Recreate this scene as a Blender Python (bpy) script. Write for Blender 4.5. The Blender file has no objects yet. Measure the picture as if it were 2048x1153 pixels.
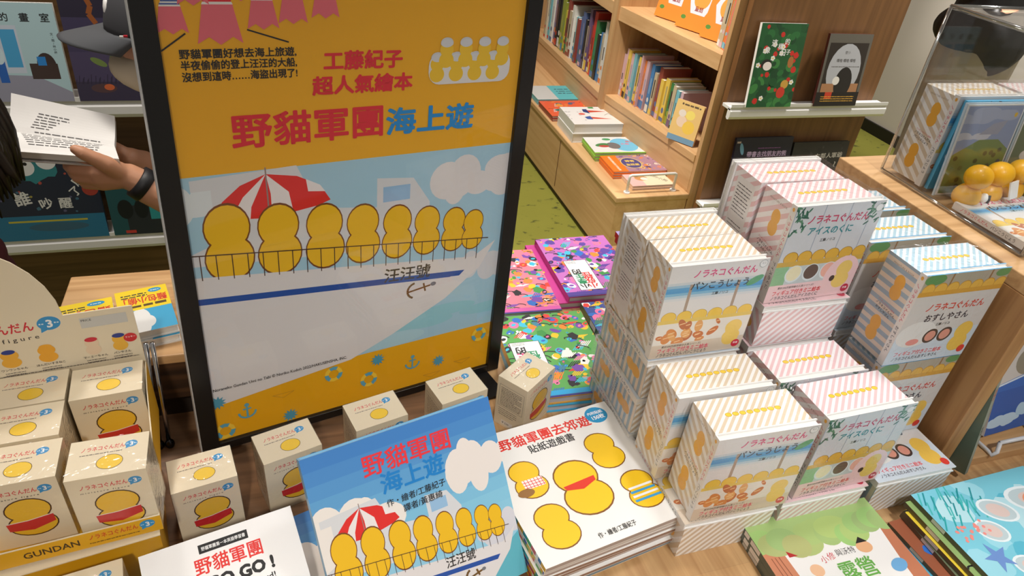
import bpy, math, random
from math import sin, cos, radians, pi
from mathutils import Vector, Matrix
SC = bpy.context.scene
COL = SC.collection
# ------------------------------------------------------------------ camera
F = 1400.0; CX, CY = 1024.0, 576.5
CAM = Vector((0, 0, 1.507))
def _cam_axes():
    p, r, y = radians(34.24), radians(6.67), radians(-20.8)
    f = Vector((0, cos(p), -sin(p))); rt = Vector((1, 0, 0)); up = rt.cross(f)
    R = cos(r)*rt + sin(r)*up; U = -sin(r)*rt + cos(r)*up
    rz = Matrix.Rotation(y, 3, 'Z')
    return rz @ R, rz @ U, rz @ f
RA, UA, FA = _cam_axes()
cd = bpy.data.cameras.new('camera'); cam = bpy.data.objects.new('camera', cd); COL.objects.link(cam)
cd.sensor_width = 36; cd.lens = 36*F/2048; cd.clip_start = .05; cd.clip_end = 50
cam.matrix_world = Matrix(((RA.x, UA.x, -FA.x, CAM.x), (RA.y, UA.y, -FA.y, CAM.y), (RA.z, UA.z, -FA.z, CAM.z), (0, 0, 0, 1)))
SC.camera = cam
def _ray(u, v): return RA*((u-CX)/F) + UA*(-(v-CY)/F) + FA
def atx(u, v, x): d = _ray(u, v); return CAM + d*((x-CAM.x)/d.x)
def aty(u, v, y): d = _ray(u, v); return CAM + d*((y-CAM.y)/d.y)
def atz(u, v, z): d = _ray(u, v); return CAM + d*((z-CAM.z)/d.z)
# ------------------------------------------------------------------ world, lights, exposure
w = bpy.data.worlds.new('world'); SC.world = w; w.use_nodes = True
bg = w.node_tree.nodes['Background']; bg.inputs[0].default_value = (1.0, .95, .89, 1); bg.inputs[1].default_value = .27
SC.view_settings.view_transform = 'Standard'; SC.view_settings.look = 'None'
SC.view_settings.gamma = 1; SC.view_settings.exposure = 0
try: SC.view_settings.use_curve_mapping = False
except Exception: pass
SC.cycles.transparent_max_bounces = 16
def area(name, loc, size, power, col=(1, .93, .84), aim=(0, 0, -1), spread=180):
    l = bpy.data.lights.new(name, 'AREA'); l.shape = 'DISK'; l.size = size; l.energy = power; l.color = col; l.spread = radians(spread)
    o = bpy.data.objects.new(name, l); COL.objects.link(o); o.location = loc
    o.rotation_euler = Vector(aim).to_track_quat('-Z', 'Y').to_euler(); return o
area('ceiling_spotlight', (.60, -.65, 2.75), .16, 1.6, (.97, .98, 1), Vector((.66, .46, .95))-Vector((.60, -.65, 2.75)), 44)
area('ceiling_spotlight', (-.25, -1.15, 2.70), .14, 1.15, (1, .92, .81), Vector((-.06, .46, .80))-Vector((-.25, -1.15, 2.70)), 36)
area('ceiling_downlight', (.85, .75, 2.75), .22, 3.9, (1, .97, .94), (.02, -.05, -1), 110)
area('ceiling_downlight', (-.05, 1.35, 2.75), .22, 3.4, (1, .91, .80), (0, 0, -1), 110)
area('ceiling_downlight', (.62, 2.35, 2.75), .25, 34, (1, .93, .84), (.38, .12, -1), 130)
area('ceiling_downlight', (2.6, 1.75, 2.75), .25, 46, (1, .95, .9), (.1, .2, -1), 140)
area('ceiling_downlight', (-.55, 1.5, 2.75), .25, 11, (1, .94, .87), (0, .1, -1), 130)
# ------------------------------------------------------------------ materials
def lin(c): return tuple((x/255/12.92 if x/255 <= .04045 else ((x/255+.055)/1.055)**2.4) for x in c)
_M = {}
def M(rgb, rough=.5, coat=0.0, metal=0.0, name=None):
    k = (rgb, rough, coat, metal)
    if k in _M: return _M[k]
    m = bpy.data.materials.new(name or 'ink_%02x%02x%02x' % rgb); m.use_nodes = True
    b = m.node_tree.nodes['Principled BSDF']; b.inputs['Base Color'].default_value = (*lin(rgb), 1)
    b.inputs['Roughness'].default_value = rough; b.inputs['Metallic'].default_value = metal
    b.inputs['Coat Weight'].default_value = coat; b.inputs['Coat Roughness'].default_value = .12
    _M[k] = m; return m
def nodes(name):
    m = bpy.data.materials.new(name); m.use_nodes = True; nt = m.node_tree
    return m, nt, nt.nodes, nt.links, nt.nodes['Principled BSDF']
def wood(name, c1, c2, axis='X', scale=1.0, rough=.5, blocks=0):
    m, nt, N, L, b = nodes(name)
    tc = N.new('ShaderNodeTexCoord'); mp = N.new('ShaderNodeMapping'); L.new(tc.outputs['Object'], mp.inputs[0])
    s = {'X': (3, 60, 60), 'Y': (60, 3, 60), 'Z': (60, 60, 3)}[axis]; mp.inputs['Scale'].default_value = [q*scale for q in s]
    n1 = N.new('ShaderNodeTexNoise'); n1.inputs['Scale'].default_value = 1.6; n1.inputs['Detail'].default_value = 6; n1.inputs['Distortion'].default_value = .6
    L.new(mp.outputs[0], n1.inputs[0])
    r = N.new('ShaderNodeValToRGB'); r.color_ramp.elements[0].color = (*lin(c2), 1); r.color_ramp.elements[1].color = (*lin(c1), 1)
    r.color_ramp.elements[0].position = .32; r.color_ramp.elements[1].position = .62; L.new(n1.outputs[0], r.inputs[0])
    out = r.outputs[0]
    if blocks:
        br = N.new('ShaderNodeTexBrick'); br.inputs['Scale'].default_value = blocks; br.inputs['Mortar Size'].default_value = .001
        br.inputs['Color1'].default_value = (.75, .75, .75, 1); br.inputs['Color2'].default_value = (1.1, 1.06, 1.0, 1); br.inputs['Mortar'].default_value = (.75, .7, .65, 1)
        br.inputs['Brick Width'].default_value = 2.2; br.inputs['Row Height'].default_value = .32
        m2 = N.new('ShaderNodeMapping'); m2.inputs['Rotation'].default_value = (0, 0, 0); L.new(tc.outputs['Object'], m2.inputs[0]); L.new(m2.outputs[0], br.inputs[0])
        mx = N.new('ShaderNodeMixRGB'); mx.blend_type = 'MULTIPLY'; mx.inputs[0].default_value = .8; L.new(out, mx.inputs[1]); L.new(br.outputs[0], mx.inputs[2]); out = mx.outputs[0]
    L.new(out, b.inputs['Base Color']); b.inputs['Roughness'].default_value = rough
    bp = N.new('ShaderNodeBump'); bp.inputs['Strength'].default_value = .08; bp.inputs['Distance'].default_value = .002; L.new(n1.outputs[0], bp.inputs['Height']); L.new(bp.outputs[0], b.inputs['Normal'])
    return m
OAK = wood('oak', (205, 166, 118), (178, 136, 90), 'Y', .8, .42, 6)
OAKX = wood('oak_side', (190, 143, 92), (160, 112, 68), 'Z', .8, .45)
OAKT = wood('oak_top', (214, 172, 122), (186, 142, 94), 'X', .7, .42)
SHADETOP = wood('shaded_oak_top', (142, 106, 76), (102, 74, 52), 'X', .6, .5)  # table wood with the shade left of centre put into its colour
MAPLE = wood('maple', (214, 174, 126), (200, 156, 108), 'Y', .35, .45)
MAPLEZ = wood('maple_upright', (208, 168, 120), (190, 146, 100), 'Z', .35, .45)
BROWN = wood('brown_panel', (132, 92, 54), (112, 76, 44), 'Z', .4, .5)
WALNUT = wood('walnut_panel', (116, 86, 54), (92, 66, 38), 'X', .5, .5)
GRAIN = wood('rough_sawn_face', (84, 56, 34), (32, 19, 12), 'X', .55, .55)
def carpet():
    m, nt, N, L, b = nodes('green_carpet')
    tc = N.new('ShaderNodeTexCoord'); mp = N.new('ShaderNodeMapping'); mp.inputs['Scale'].default_value = (18, 26, 20); L.new(tc.outputs['Object'], mp.inputs[0])
    n1 = N.new('ShaderNodeTexNoise'); n1.inputs['Scale'].default_value = 1; n1.inputs['Detail'].default_value = 4; L.new(mp.outputs[0], n1.inputs[0])
    r = N.new('ShaderNodeValToRGB'); e = r.color_ramp.elements; e[0].color = (*lin((84, 86, 36)), 1); e[0].position = .31; e[1].color = (*lin((146, 144, 58)), 1); e[1].position = .40
    L.new(n1.outputs[0], r.inputs[0])
    n2 = N.new('ShaderNodeTexNoise'); n2.inputs['Scale'].default_value = 3; n2.inputs['Detail'].default_value = 3; L.new(tc.outputs['Object'], n2.inputs[0])
    mx = N.new('ShaderNodeMixRGB'); mx.blend_type = 'MULTIPLY'; mx.inputs[2].default_value = (.72, .74, .6, 1); L.new(n2.outputs[0], mx.inputs[0]); L.new(r.outputs[0], mx.inputs[1])
    L.new(mx.outputs[0], b.inputs['Base Color']); b.inputs['Roughness'].default_value = .95
    return m
CARPET = carpet()
def clear(name, tint=(1, 1, 1), ior=1.45, rough=.02, bump=0, boost=1.0):
    m = bpy.data.materials.new(name); m.use_nodes = True; nt = m.node_tree; N, L = nt.nodes, nt.links
    N.remove(N['Principled BSDF']); o = N['Material Output']
    t = N.new('ShaderNodeBsdfTransparent'); t.inputs[0].default_value = (*tint, 1)
    g = N.new('ShaderNodeBsdfGlossy'); g.inputs['Roughness'].default_value = rough
    fr = N.new('ShaderNodeFresnel'); ge = N.new('ShaderNodeNewGeometry'); mr = N.new('ShaderNodeMapRange'); mr.inputs['To Min'].default_value = ior; mr.inputs['To Max'].default_value = 1/ior
    L.new(ge.outputs['Backfacing'], mr.inputs['Value']); L.new(mr.outputs[0], fr.inputs[0]); mx = N.new('ShaderNodeMixShader')
    if bump:
        tc = N.new('ShaderNodeTexCoord'); nz = N.new('ShaderNodeTexNoise'); nz.inputs['Scale'].default_value = 55; nz.inputs['Detail'].default_value = 2; nz.inputs['Distortion'].default_value = 2
        L.new(tc.outputs['Object'], nz.inputs[0]); bp = N.new('ShaderNodeBump'); bp.inputs['Strength'].default_value = bump; bp.inputs['Distance'].default_value = .004
        L.new(nz.outputs[0], bp.inputs['Height']); L.new(bp.outputs[0], g.inputs['Normal']); L.new(bp.outputs[0], fr.inputs['Normal'])
    mt = N.new('ShaderNodeMath'); mt.operation = 'MULTIPLY'; mt.inputs[1].default_value = boost; mt.use_clamp = True
    L.new(fr.outputs[0], mt.inputs[0]); L.new(mt.outputs[0], mx.inputs[0]); L.new(t.outputs[0], mx.inputs[1]); L.new(g.outputs[0], mx.inputs[2]); L.new(mx.outputs[0], o.inputs[0])
    return m
ACRYLIC = clear('clear_acrylic', (.985, .988, .988), 1.49, .01)
PANE = clear('glazing', (.97, .97, .97), 1.5, .03, 0, 1.0)
FILM = clear('shrink_film', (.985, .985, .985), 1.4, .10, .35, .9)
BLACK = M((14, 12, 11), .35); WHITE = M((240, 238, 235), .4); PAPER = M((232, 229, 222), .8)
ALU = M((225, 224, 222), .35, 0, .0); CHROME = M((200, 200, 202), .15, 0, 1.0)
SKIN = None
def skin_mat():
    m, nt, N, L, b = nodes('skin'); b.inputs['Base Color'].default_value = (*lin((205, 150, 118)), 1); b.inputs['Roughness'].default_value = .5
    b.inputs['Subsurface Weight'].default_value = .1; b.inputs['Subsurface Radius'].default_value = (.01, .004, .002); return m
SKIN = skin_mat()
# ------------------------------------------------------------------ text outlines
_T = {}
def glyphs(s, res=2):
    if (s, res) in _T: return _T[(s, res)]
    c = bpy.data.curves.new('lettering', 'FONT'); c.body = s; c.size = 1; c.resolution_u = res; c.fill_mode = 'FRONT'
    o = bpy.data.objects.new('lettering', c); COL.objects.link(o); me = o.to_mesh()
    vs = [(v.co.x, v.co.y) for v in me.vertices]; fs = []; cnt = {}
    for p in me.polygons:
        t = list(p.vertices)
        a = sum(vs[t[i]][0]*vs[t[(i+1) % len(t)]][1]-vs[t[(i+1) % len(t)]][0]*vs[t[i]][1] for i in range(len(t)))
        if a < 0: t.reverse()
        fs.append(t)
        for i in range(len(t)):
            e = (min(t[i], t[(i+1) % len(t)]), max(t[i], t[(i+1) % len(t)])); cnt[e] = cnt.get(e, 0)+1
    bd = [e for e, n in cnt.items() if n == 1]
    wdt = max([v[0] for v in vs], default=0)
    o.to_mesh_clear(); bpy.data.objects.remove(o); bpy.data.curves.remove(c)
    _T[(s, res)] = (vs, fs, bd, wdt); return _T[(s, res)]
# ------------------------------------------------------------------ geometry collector
class G:
    def __init__(s): s.v = []; s.f = []; s.m = []; s.mats = []
    def mi(s, mat):
        if mat not in s.mats: s.mats.append(mat)
        return s.mats.index(mat)
    def add(s, vs, fs, mat, X=None):
        b = len(s.v); i = s.mi(mat)
        for v in vs: s.v.append(tuple(X @ Vector(v)) if X else tuple(v))
        for f in fs: s.f.append([b+k for k in f]); s.m.append(i)
        return s
    def box(s, x0, y0, z0, x1, y1, z1, mat, X=None):
        return s.add([(x0, y0, z0), (x1, y0, z0), (x1, y1, z0), (x0, y1, z0), (x0, y0, z1), (x1, y0, z1), (x1, y1, z1), (x0, y1, z1)],
                     [(0, 3, 2, 1), (4, 5, 6, 7), (0, 1, 5, 4), (1, 2, 6, 5), (2, 3, 7, 6), (3, 0, 4, 7)], mat, X)
    def prism(s, poly, z0, z1, mat, X=None):          # poly counter-clockwise in xy
        n = len(poly); vs = [(x, y, z0) for x, y in poly]+[(x, y, z1) for x, y in poly]
        return s.add(vs, [tuple(range(n-1, -1, -1)), tuple(range(n, 2*n))]+[(i, (i+1) % n, n+(i+1) % n, n+i) for i in range(n)], mat, X)
    def tube(s, path, r, mat, n=10, cap=True):
        P = [Vector(p) for p in path]; rings = []; vs = []; fs = []
        rr = r if isinstance(r, (list, tuple)) else [r]*len(P); prev = None
        for i, p in enumerate(P):
            t = (P[min(i+1, len(P)-1)]-P[max(i-1, 0)]).normalized()
            a = prev if prev is not None else (Vector((0, 0, 1)) if abs(t.z) < .9 else Vector((1, 0, 0)))
            a = (a - t*a.dot(t)).normalized(); prev = a; b = t.cross(a)
            for k in range(n): vs.append(p + a*cos(2*pi*k/n)*rr[i] + b*sin(2*pi*k/n)*rr[i])
        for i in range(len(P)-1):
            for k in range(n): fs.append((i*n+k, i*n+(k+1) % n, (i+1)*n+(k+1) % n, (i+1)*n+k))
        if cap: fs += [tuple(range(n-1, -1, -1)), tuple((len(P)-1)*n+k for k in range(n))]
        return s.add(vs, fs, mat)
    def ball(s, c, r, mat, nu=20, nv=12, X=None, shape=None):
        vs = []; fs = []
        for j in range(nv+1):
            th = pi*j/nv
            for i in range(nu):
                a = 2*pi*i/nu; d = Vector((sin(th)*cos(a), sin(th)*sin(a), cos(th)))
                if shape: d = shape(d)
                vs.append((c[0]+d.x*r[0], c[1]+d.y*r[1], c[2]+d.z*r[2]))
        for j in range(nv):
            for i in range(nu): fs.append((j*nu+i, (j+1)*nu+i, (j+1)*nu+(i+1) % nu, j*nu+(i+1) % nu))
        return s.add(vs, fs, mat, X)
    def build(s, name, parent=None, smooth=False, bevel=0, sub=0, solid=0):
        me = bpy.data.meshes.new(name); me.from_pydata(s.v, [], s.f)
        for m in s.mats: me.materials.append(m)
        me.polygons.foreach_set('material_index', s.m)
        if smooth: me.polygons.foreach_set('use_smooth', [True]*len(s.f))
        me.update(); o = bpy.data.objects.new(name, me); COL.objects.link(o)
        if parent: o.parent = parent
        if solid: d = o.modifiers.new('t', 'SOLIDIFY'); d.thickness = solid; d.offset = 0
        if bevel:
            d = o.modifiers.new('b', 'BEVEL'); d.width = bevel; d.segments = 2; d.limit_method = 'ANGLE'
        if sub: d = o.modifiers.new('s', 'SUBSURF'); d.levels = sub; d.render_levels = sub
        return o
def clip_poly(P, c):
    x0, y0, x1, y1 = c
    for ax, lim, sg in ((0, x0, 1), (0, x1, -1), (1, y0, 1), (1, y1, -1)):
        out = []
        for i in range(len(P)):
            a, b = P[i-1], P[i]; da, db = (a[ax]-lim)*sg, (b[ax]-lim)*sg
            if (da >= 0) != (db >= 0):
                t = da/(da-db); out.append((a[0]+(b[0]-a[0])*t, a[1]+(b[1]-a[1])*t))
            if db >= 0: out.append(b)
        P = out
        if len(P) < 3: return []
    return P
class Pr:                                             # flat printing on one face of a mesh
    def __init__(s, g, O, ex, ey, W, H, eps=1.3e-5, ink=(.45, .0)):
        s.g = g; s.O = Vector(O); s.ex = Vector(ex).normalized(); s.ey = Vector(ey).normalized(); s.n = s.ex.cross(s.ey)
        s.W = W; s.H = H; s.k = 1; s.eps = eps; s.ink = ink; s.clip = (0, 0, W, H); s.j = 0
    def c(s, m): return M(m, *s.ink) if isinstance(m, tuple) else m
    def p(s, x, y): return s.O + s.ex*x + s.ey*y + s.n*(s.k*s.eps)
    def poly(s, pts, mat, clip=True):
        a = sum(pts[i-1][0]*pts[i][1]-pts[i][0]*pts[i-1][1] for i in range(len(pts)))
        if a < 0: pts = pts[::-1]
        if clip and s.clip: pts = clip_poly(pts, s.clip)
        s.j = (s.j+1) % 16; u = s.n*(s.j*s.eps*.06)
        if len(pts) >= 3: s.g.add([s.p(*q)+u for q in pts], [tuple(range(len(pts)))], s.c(mat))
        s.k += 1; return s
    def rect(s, x0, y0, x1, y1, mat): return s.poly([(x0, y0), (x1, y0), (x1, y1), (x0, y1)], mat)
    def bg(s, mat): return s.rect(0, 0, s.W, s.H, mat)
    def ell(s, cx, cy, rx, ry, mat, rot=0, n=22):
        c, d = cos(rot), sin(rot)
        return s.poly([(cx+rx*cos(a)*c-ry*sin(a)*d, cy+rx*cos(a)*d+ry*sin(a)*c) for a in [2*pi*i/n for i in range(n)]], mat)
    def rrect(s, x0, y0, x1, y1, r, mat, n=5):
        pts = []
        for cx, cy, a0 in ((x1-r, y0+r, -pi/2), (x1-r, y1-r, 0), (x0+r, y1-r, pi/2), (x0+r, y0+r, pi)):
            pts += [(cx+r*cos(a0+pi/2*i/n), cy+r*sin(a0+pi/2*i/n)) for i in range(n+1)]
        return s.poly(pts, mat)
    def line(s, pts, w, mat):
        k = s.k
        for (x0, y0), (x1, y1) in zip(pts, pts[1:]):
            s.k = k; l = math.hypot(x1-x0, y1-y0) or 1e-6; nx, ny = -(y1-y0)/l*w/2, (x1-x0)/l*w/2
            s.poly([(x0+nx, y0+ny), (x0-nx, y0-ny), (x1-nx, y1-ny), (x1+nx, y1+ny)], mat)
        s.k = k+1; return s
    def stripes(s, ang, w, per, mat, x0=0, y0=0, x1=None, y1=None):
        x1 = s.W if x1 is None else x1; y1 = s.H if y1 is None else y1; old = s.clip; s.clip = (x0, y0, x1, y1)
        d = (cos(ang), sin(ang)); n = (-d[1], d[0]); R = math.hypot(x1-x0, y1-y0); cx, cy = (x0+x1)/2, (y0+y1)/2; k = s.k; t = -R/2
        while t < R/2:
            s.k = k; a = (cx+n[0]*t-d[0]*R, cy+n[1]*t-d[1]*R); b = (cx+n[0]*t+d[0]*R, cy+n[1]*t+d[1]*R)
            s.poly([a, b, (b[0]+n[0]*w, b[1]+n[1]*w), (a[0]+n[0]*w, a[1]+n[1]*w)], mat); t += per
        s.k = k+1; s.clip = old; return s
    def text(s, t, x, y, size, mat, bold=0.0, rot=0.0, align='l', sx=1.0, width=None, res=2):
        # x, y = middle height of the line at its left (or centre / right); width fits the line to that length
        vs, fs, bd, wd = glyphs(t, res)
        if not vs: return s
        if width: sx = width/(wd*size)
        off = {'l': 0, 'c': -wd/2, 'r': -wd}[align]; c, d = cos(rot), sin(rot)
        def tr(px, py, m=0): px = (px+off)*size*sx; py = (py-.38)*size; return s.p(x+px*c-py*d, y+px*d+py*c)+s.n*m
        bold *= .55; V = [tr(*v) for v in vs]; F_ = [tuple(f) for f in fs]
        if bold:
            for i_, (a, b) in enumerate(bd):
                (x0, y0), (x1, y1) = vs[a], vs[b]; l = math.hypot(x1-x0, y1-y0)
                if l < 1e-6: continue
                ux, uy = (x1-x0)/l*bold*.75, (y1-y0)/l*bold*.75; nx, ny = -(y1-y0)/l*bold, (x1-x0)/l*bold; q = len(V)
                m_ = ((i_*5) % 8+1)*1.1e-6
                V += [tr(x0-ux+nx*.5, y0-uy+ny*.5, m_), tr(x0-ux-nx*.5, y0-uy-ny*.5, m_), tr(x0-nx, y0-ny, m_), tr(x1-nx, y1-ny, m_), tr(x1+ux-nx*.5, y1+uy-ny*.5, m_), tr(x1+ux+nx*.5, y1+uy+ny*.5, m_), tr(x1+nx, y1+ny, m_), tr(x0+nx, y0+ny, m_)]
                F_.append(tuple(range(q, q+8)))
        s.g.add(V, F_, s.c(mat)); s.k += 2; return s
    def vtext(s, t, x, y, size, mat, bold=0.0, step=1.05, rot=0.0):
        k = s.k
        for i, ch in enumerate(t):
            s.k = k; q = -i*step*size; s.text(ch, x-q*sin(rot), y+q*cos(rot), size, mat, bold, rot, 'c')
        return s
    def lines(s, x0, y0, x1, n, gap, h, mat, rot=0, seed=1):  # rows of illegible small print
        rd = random.Random(seed); k = s.k
        for i in range(n):
            x = x0; y = y0-i*gap; e = x1-(x1-x0)*(rd.random()*.35 if i % 4 == 3 else 0)
            while x < e:
                wv = h*rd.uniform(.6, 3.2); s.k = k; s.rect(x, y, min(x+wv, e), y+h*rd.uniform(.7, 1), mat); x += wv+h*.45
        s.k = k+1; return s
    def blob(s, cx, cy, w, h, fill=(244, 196, 26), edge=None, head=.55):   # plain rounded shape
        if edge: s.ell(cx, cy-h*.22, w*.52, h*.34, edge); s.k -= 1; s.ell(cx, cy+h*.2, w*.48, h*.33, edge)
        s.ell(cx, cy-h*.22, w*.49, h*.31, fill); s.k -= 1; s.ell(cx, cy+h*.2, w*.45, h*.30, fill); return s
    def cloud(s, cx, cy, w, h, mat, seed=3):
        rd = random.Random(seed); k = s.k
        for i in range(9):
            s.k = k; f = rd.uniform(-.5, .5); s.ell(cx+f*w, cy+rd.uniform(-.2, .3)*h*(1-abs(f)), w*rd.uniform(.14, .26), h*rd.uniform(.22, .4), mat)
        s.k = k+1; return s
    def lump(s, cx, cy, r, mat, rd, n=9, jag=.35):
        return s.poly([(cx+r*(1-jag*rd.random())*cos(a), cy+r*(1-jag*rd.random())*sin(a)) for a in [2*pi*i/n for i in range(n)]], mat)
FRONT = lambda g, x, y, z, W, H, **k: Pr(g, (x, y, z), (1, 0, 0), (0, 0, 1), W, H, **k)
TOP = lambda g, x, y, z, W, H, **k: Pr(g, (x, y, z), (1, 0, 0), (0, 1, 0), W, H, **k)
LEFT = lambda g, x, y, z, W, H, **k: Pr(g, (x, y, z), (0, -1, 0), (0, 0, 1), W, H, **k)      # y = far end
RIGHT = lambda g, x, y, z, W, H, **k: Pr(g, (x, y, z), (0, 1, 0), (0, 0, 1), W, H, **k)
BOTTOM = lambda g, x, y, z, W, H, **k: Pr(g, (x, y, z), (1, 0, 0), (0, -1, 0), W, H, **k)    # y = far end
# ------------------------------------------------------------------ things
def thing(name, label, cat, loc=(0, 0, 0), rot=(0, 0, 0), group=None):
    o = bpy.data.objects.new(name, None); COL.objects.link(o); o.empty_display_size = .05
    o.location = loc; o.rotation_euler = rot; o['label'] = label; o['category'] = cat
    if group: o['group'] = group
    return o
def tag(o, label, cat, group=None):
    o['label'] = label; o['category'] = cat
    if group: o['group'] = group
    return o
def struct(o): o['kind'] = 'structure'; return o
def dup(root, label, loc, rot=(0, 0, 0), group=None):
    r = root.copy(); COL.objects.link(r); r.location = loc; r.rotation_euler = rot; r['label'] = label
    if group: r['group'] = group
    for ch in list(root.children):
        c = ch.copy(); COL.objects.link(c); c.parent = r
        for g_ in ch.children:
            d = g_.copy(); COL.objects.link(d); d.parent = c
    return r
def ordn(i): return ['topmost', 'second from top', 'third from top', 'fourth from top', 'fifth from top', 'sixth from top', 'seventh from top', 'eighth from top', 'ninth from top', 'tenth from top', 'eleventh from top'][i]
T = .78                                               # height of the display table top
#@@SETTING
# ------------------------------------------------------------------ the setting
g = G(); g.box(-3, -1.5, -.05, 3.64, 6, 0, CARPET); struct(g.build('floor'))
g = G(); g.box(3.64, -1.5, 0, 3.74, 6, 2.8, M((214, 208, 198), .7)); struct(g.build('wall_right'))
g = G(); g.box(-3, 5.7, 0, 3.64, 5.8, 2.8, M((206, 198, 186), .7)); struct(g.build('wall_far'))
g = G(); g.box(3.625, -1.5, 0, 3.64, 6, .07, M((22, 20, 18), .5)); struct(g.build('baseboard_right'))
g = G(); g.box(-3, 2.1, 0, .55, 2.2, 2.8, WALNUT); struct(g.build('wall_back'))
def ledge(name, label, x0, x1, y, ywall, z, mat=ALU):
    t = thing(name, label, 'ledge', ((x0+x1)/2, y, z))
    hw = (x1-x0)/2; d = ywall-y; g = G(); g.box(-hw, .004, -.012, hw, d, 0, mat); g.build('shelf_plate', t, bevel=.001)
    g = G(); prof = [(0, -.034), (.004, -.044), (.014, -.046), (.02, -.04), (.02, -.006), (.006, -.006), (.0, -.014)]
    vs = [(x, a, b) for x in (-hw, hw) for a, b in prof]; n = len(prof)
    g.add(vs, [(i, i+n, (i+1) % n+n, (i+1) % n) for i in range(n)]+[tuple(range(n)), tuple(range(2*n-1, n-1, -1))], mat); g.build('rounded_lip', t)
    g = G(); g.box(-hw, .001, 0, hw, .004, .012, mat); g.build('stop_strip', t); return t
ledge('display_ledge', 'white metal ledge holding the pale blue studio book, upper on dark wall', -1.6, .5, 2.0, 2.1, .775)
ledge('display_ledge', 'white metal ledge below, holding the book with round white eyes', -1.6, .5, 2.0, 2.1, .372)
#@@BOOKS
# ------------------------------------------------------------------ books
def make_book(name, label, cat, W, H, th, loc, rot, art, edge=(235, 232, 226), board=(240, 238, 235), group=None, spine_art=None, soft=False, coat=.35, rc=0, side='L'):
    """lies flat: width x, height y, thickness z; spine at x = 0 (or at x = W when side is R)"""
    t = thing(name, label, cat, loc, rot, group); bt = .0006 if soft else .0018; ov = 0 if soft else .0025
    bm = M(board, .45, coat); g = G()
    if rc:
        pts = [(0, 0)]+[(W-rc+rc*sin(a), rc-rc*cos(a)) for a in (0, .52, 1.05, 1.57)]+[(W-rc+rc*cos(a), H-rc+rc*sin(a)) for a in (0, .52, 1.05, 1.57)]+[(0, H)]
        g.prism(pts, th-bt, th, bm); g.prism(pts, 0, bt, bm)
    else:
        g.box(0, 0, th-bt, W, H, th, bm); g.box(0, 0, 0, W, H, bt, bm)
    xs = 0 if side == 'L' else W-bt
    g.box(xs, 0, bt, xs+bt, H, th-bt, bm)
    p = TOP(g, 0, 0, th, W, H, ink=(.45, coat)); p.k = 2
    if art: art(p)
    if spine_art:
        q = LEFT(g, 0, H, 0, H, th, ink=(.45, coat)) if side == 'L' else RIGHT(g, W, 0, 0, H, th, ink=(.45, coat)); spine_art(q)
    g.build('cover', t)
    e = M(edge, .85); g = G(); o2 = ov if side == 'L' else bt; o1 = bt if side == 'L' else ov
    if rc: g.prism([(o1, ov)]+[(W-o2-rc+rc*sin(a), ov+rc-rc*cos(a)) for a in (0, .52, 1.05, 1.57)]+[(W-o2-rc+rc*cos(a), H-ov-rc+rc*sin(a)) for a in (0, .52, 1.05, 1.57)]+[(o1, H-ov)], bt, th-bt, e)
    else: g.box(o1, ov, bt, W-o2, H-ov, th-bt, e)
    g.build('pages', t)
    return t
def lie(x, y, z, yaw=0): return (x, y, z), (0, 0, radians(yaw))
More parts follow.
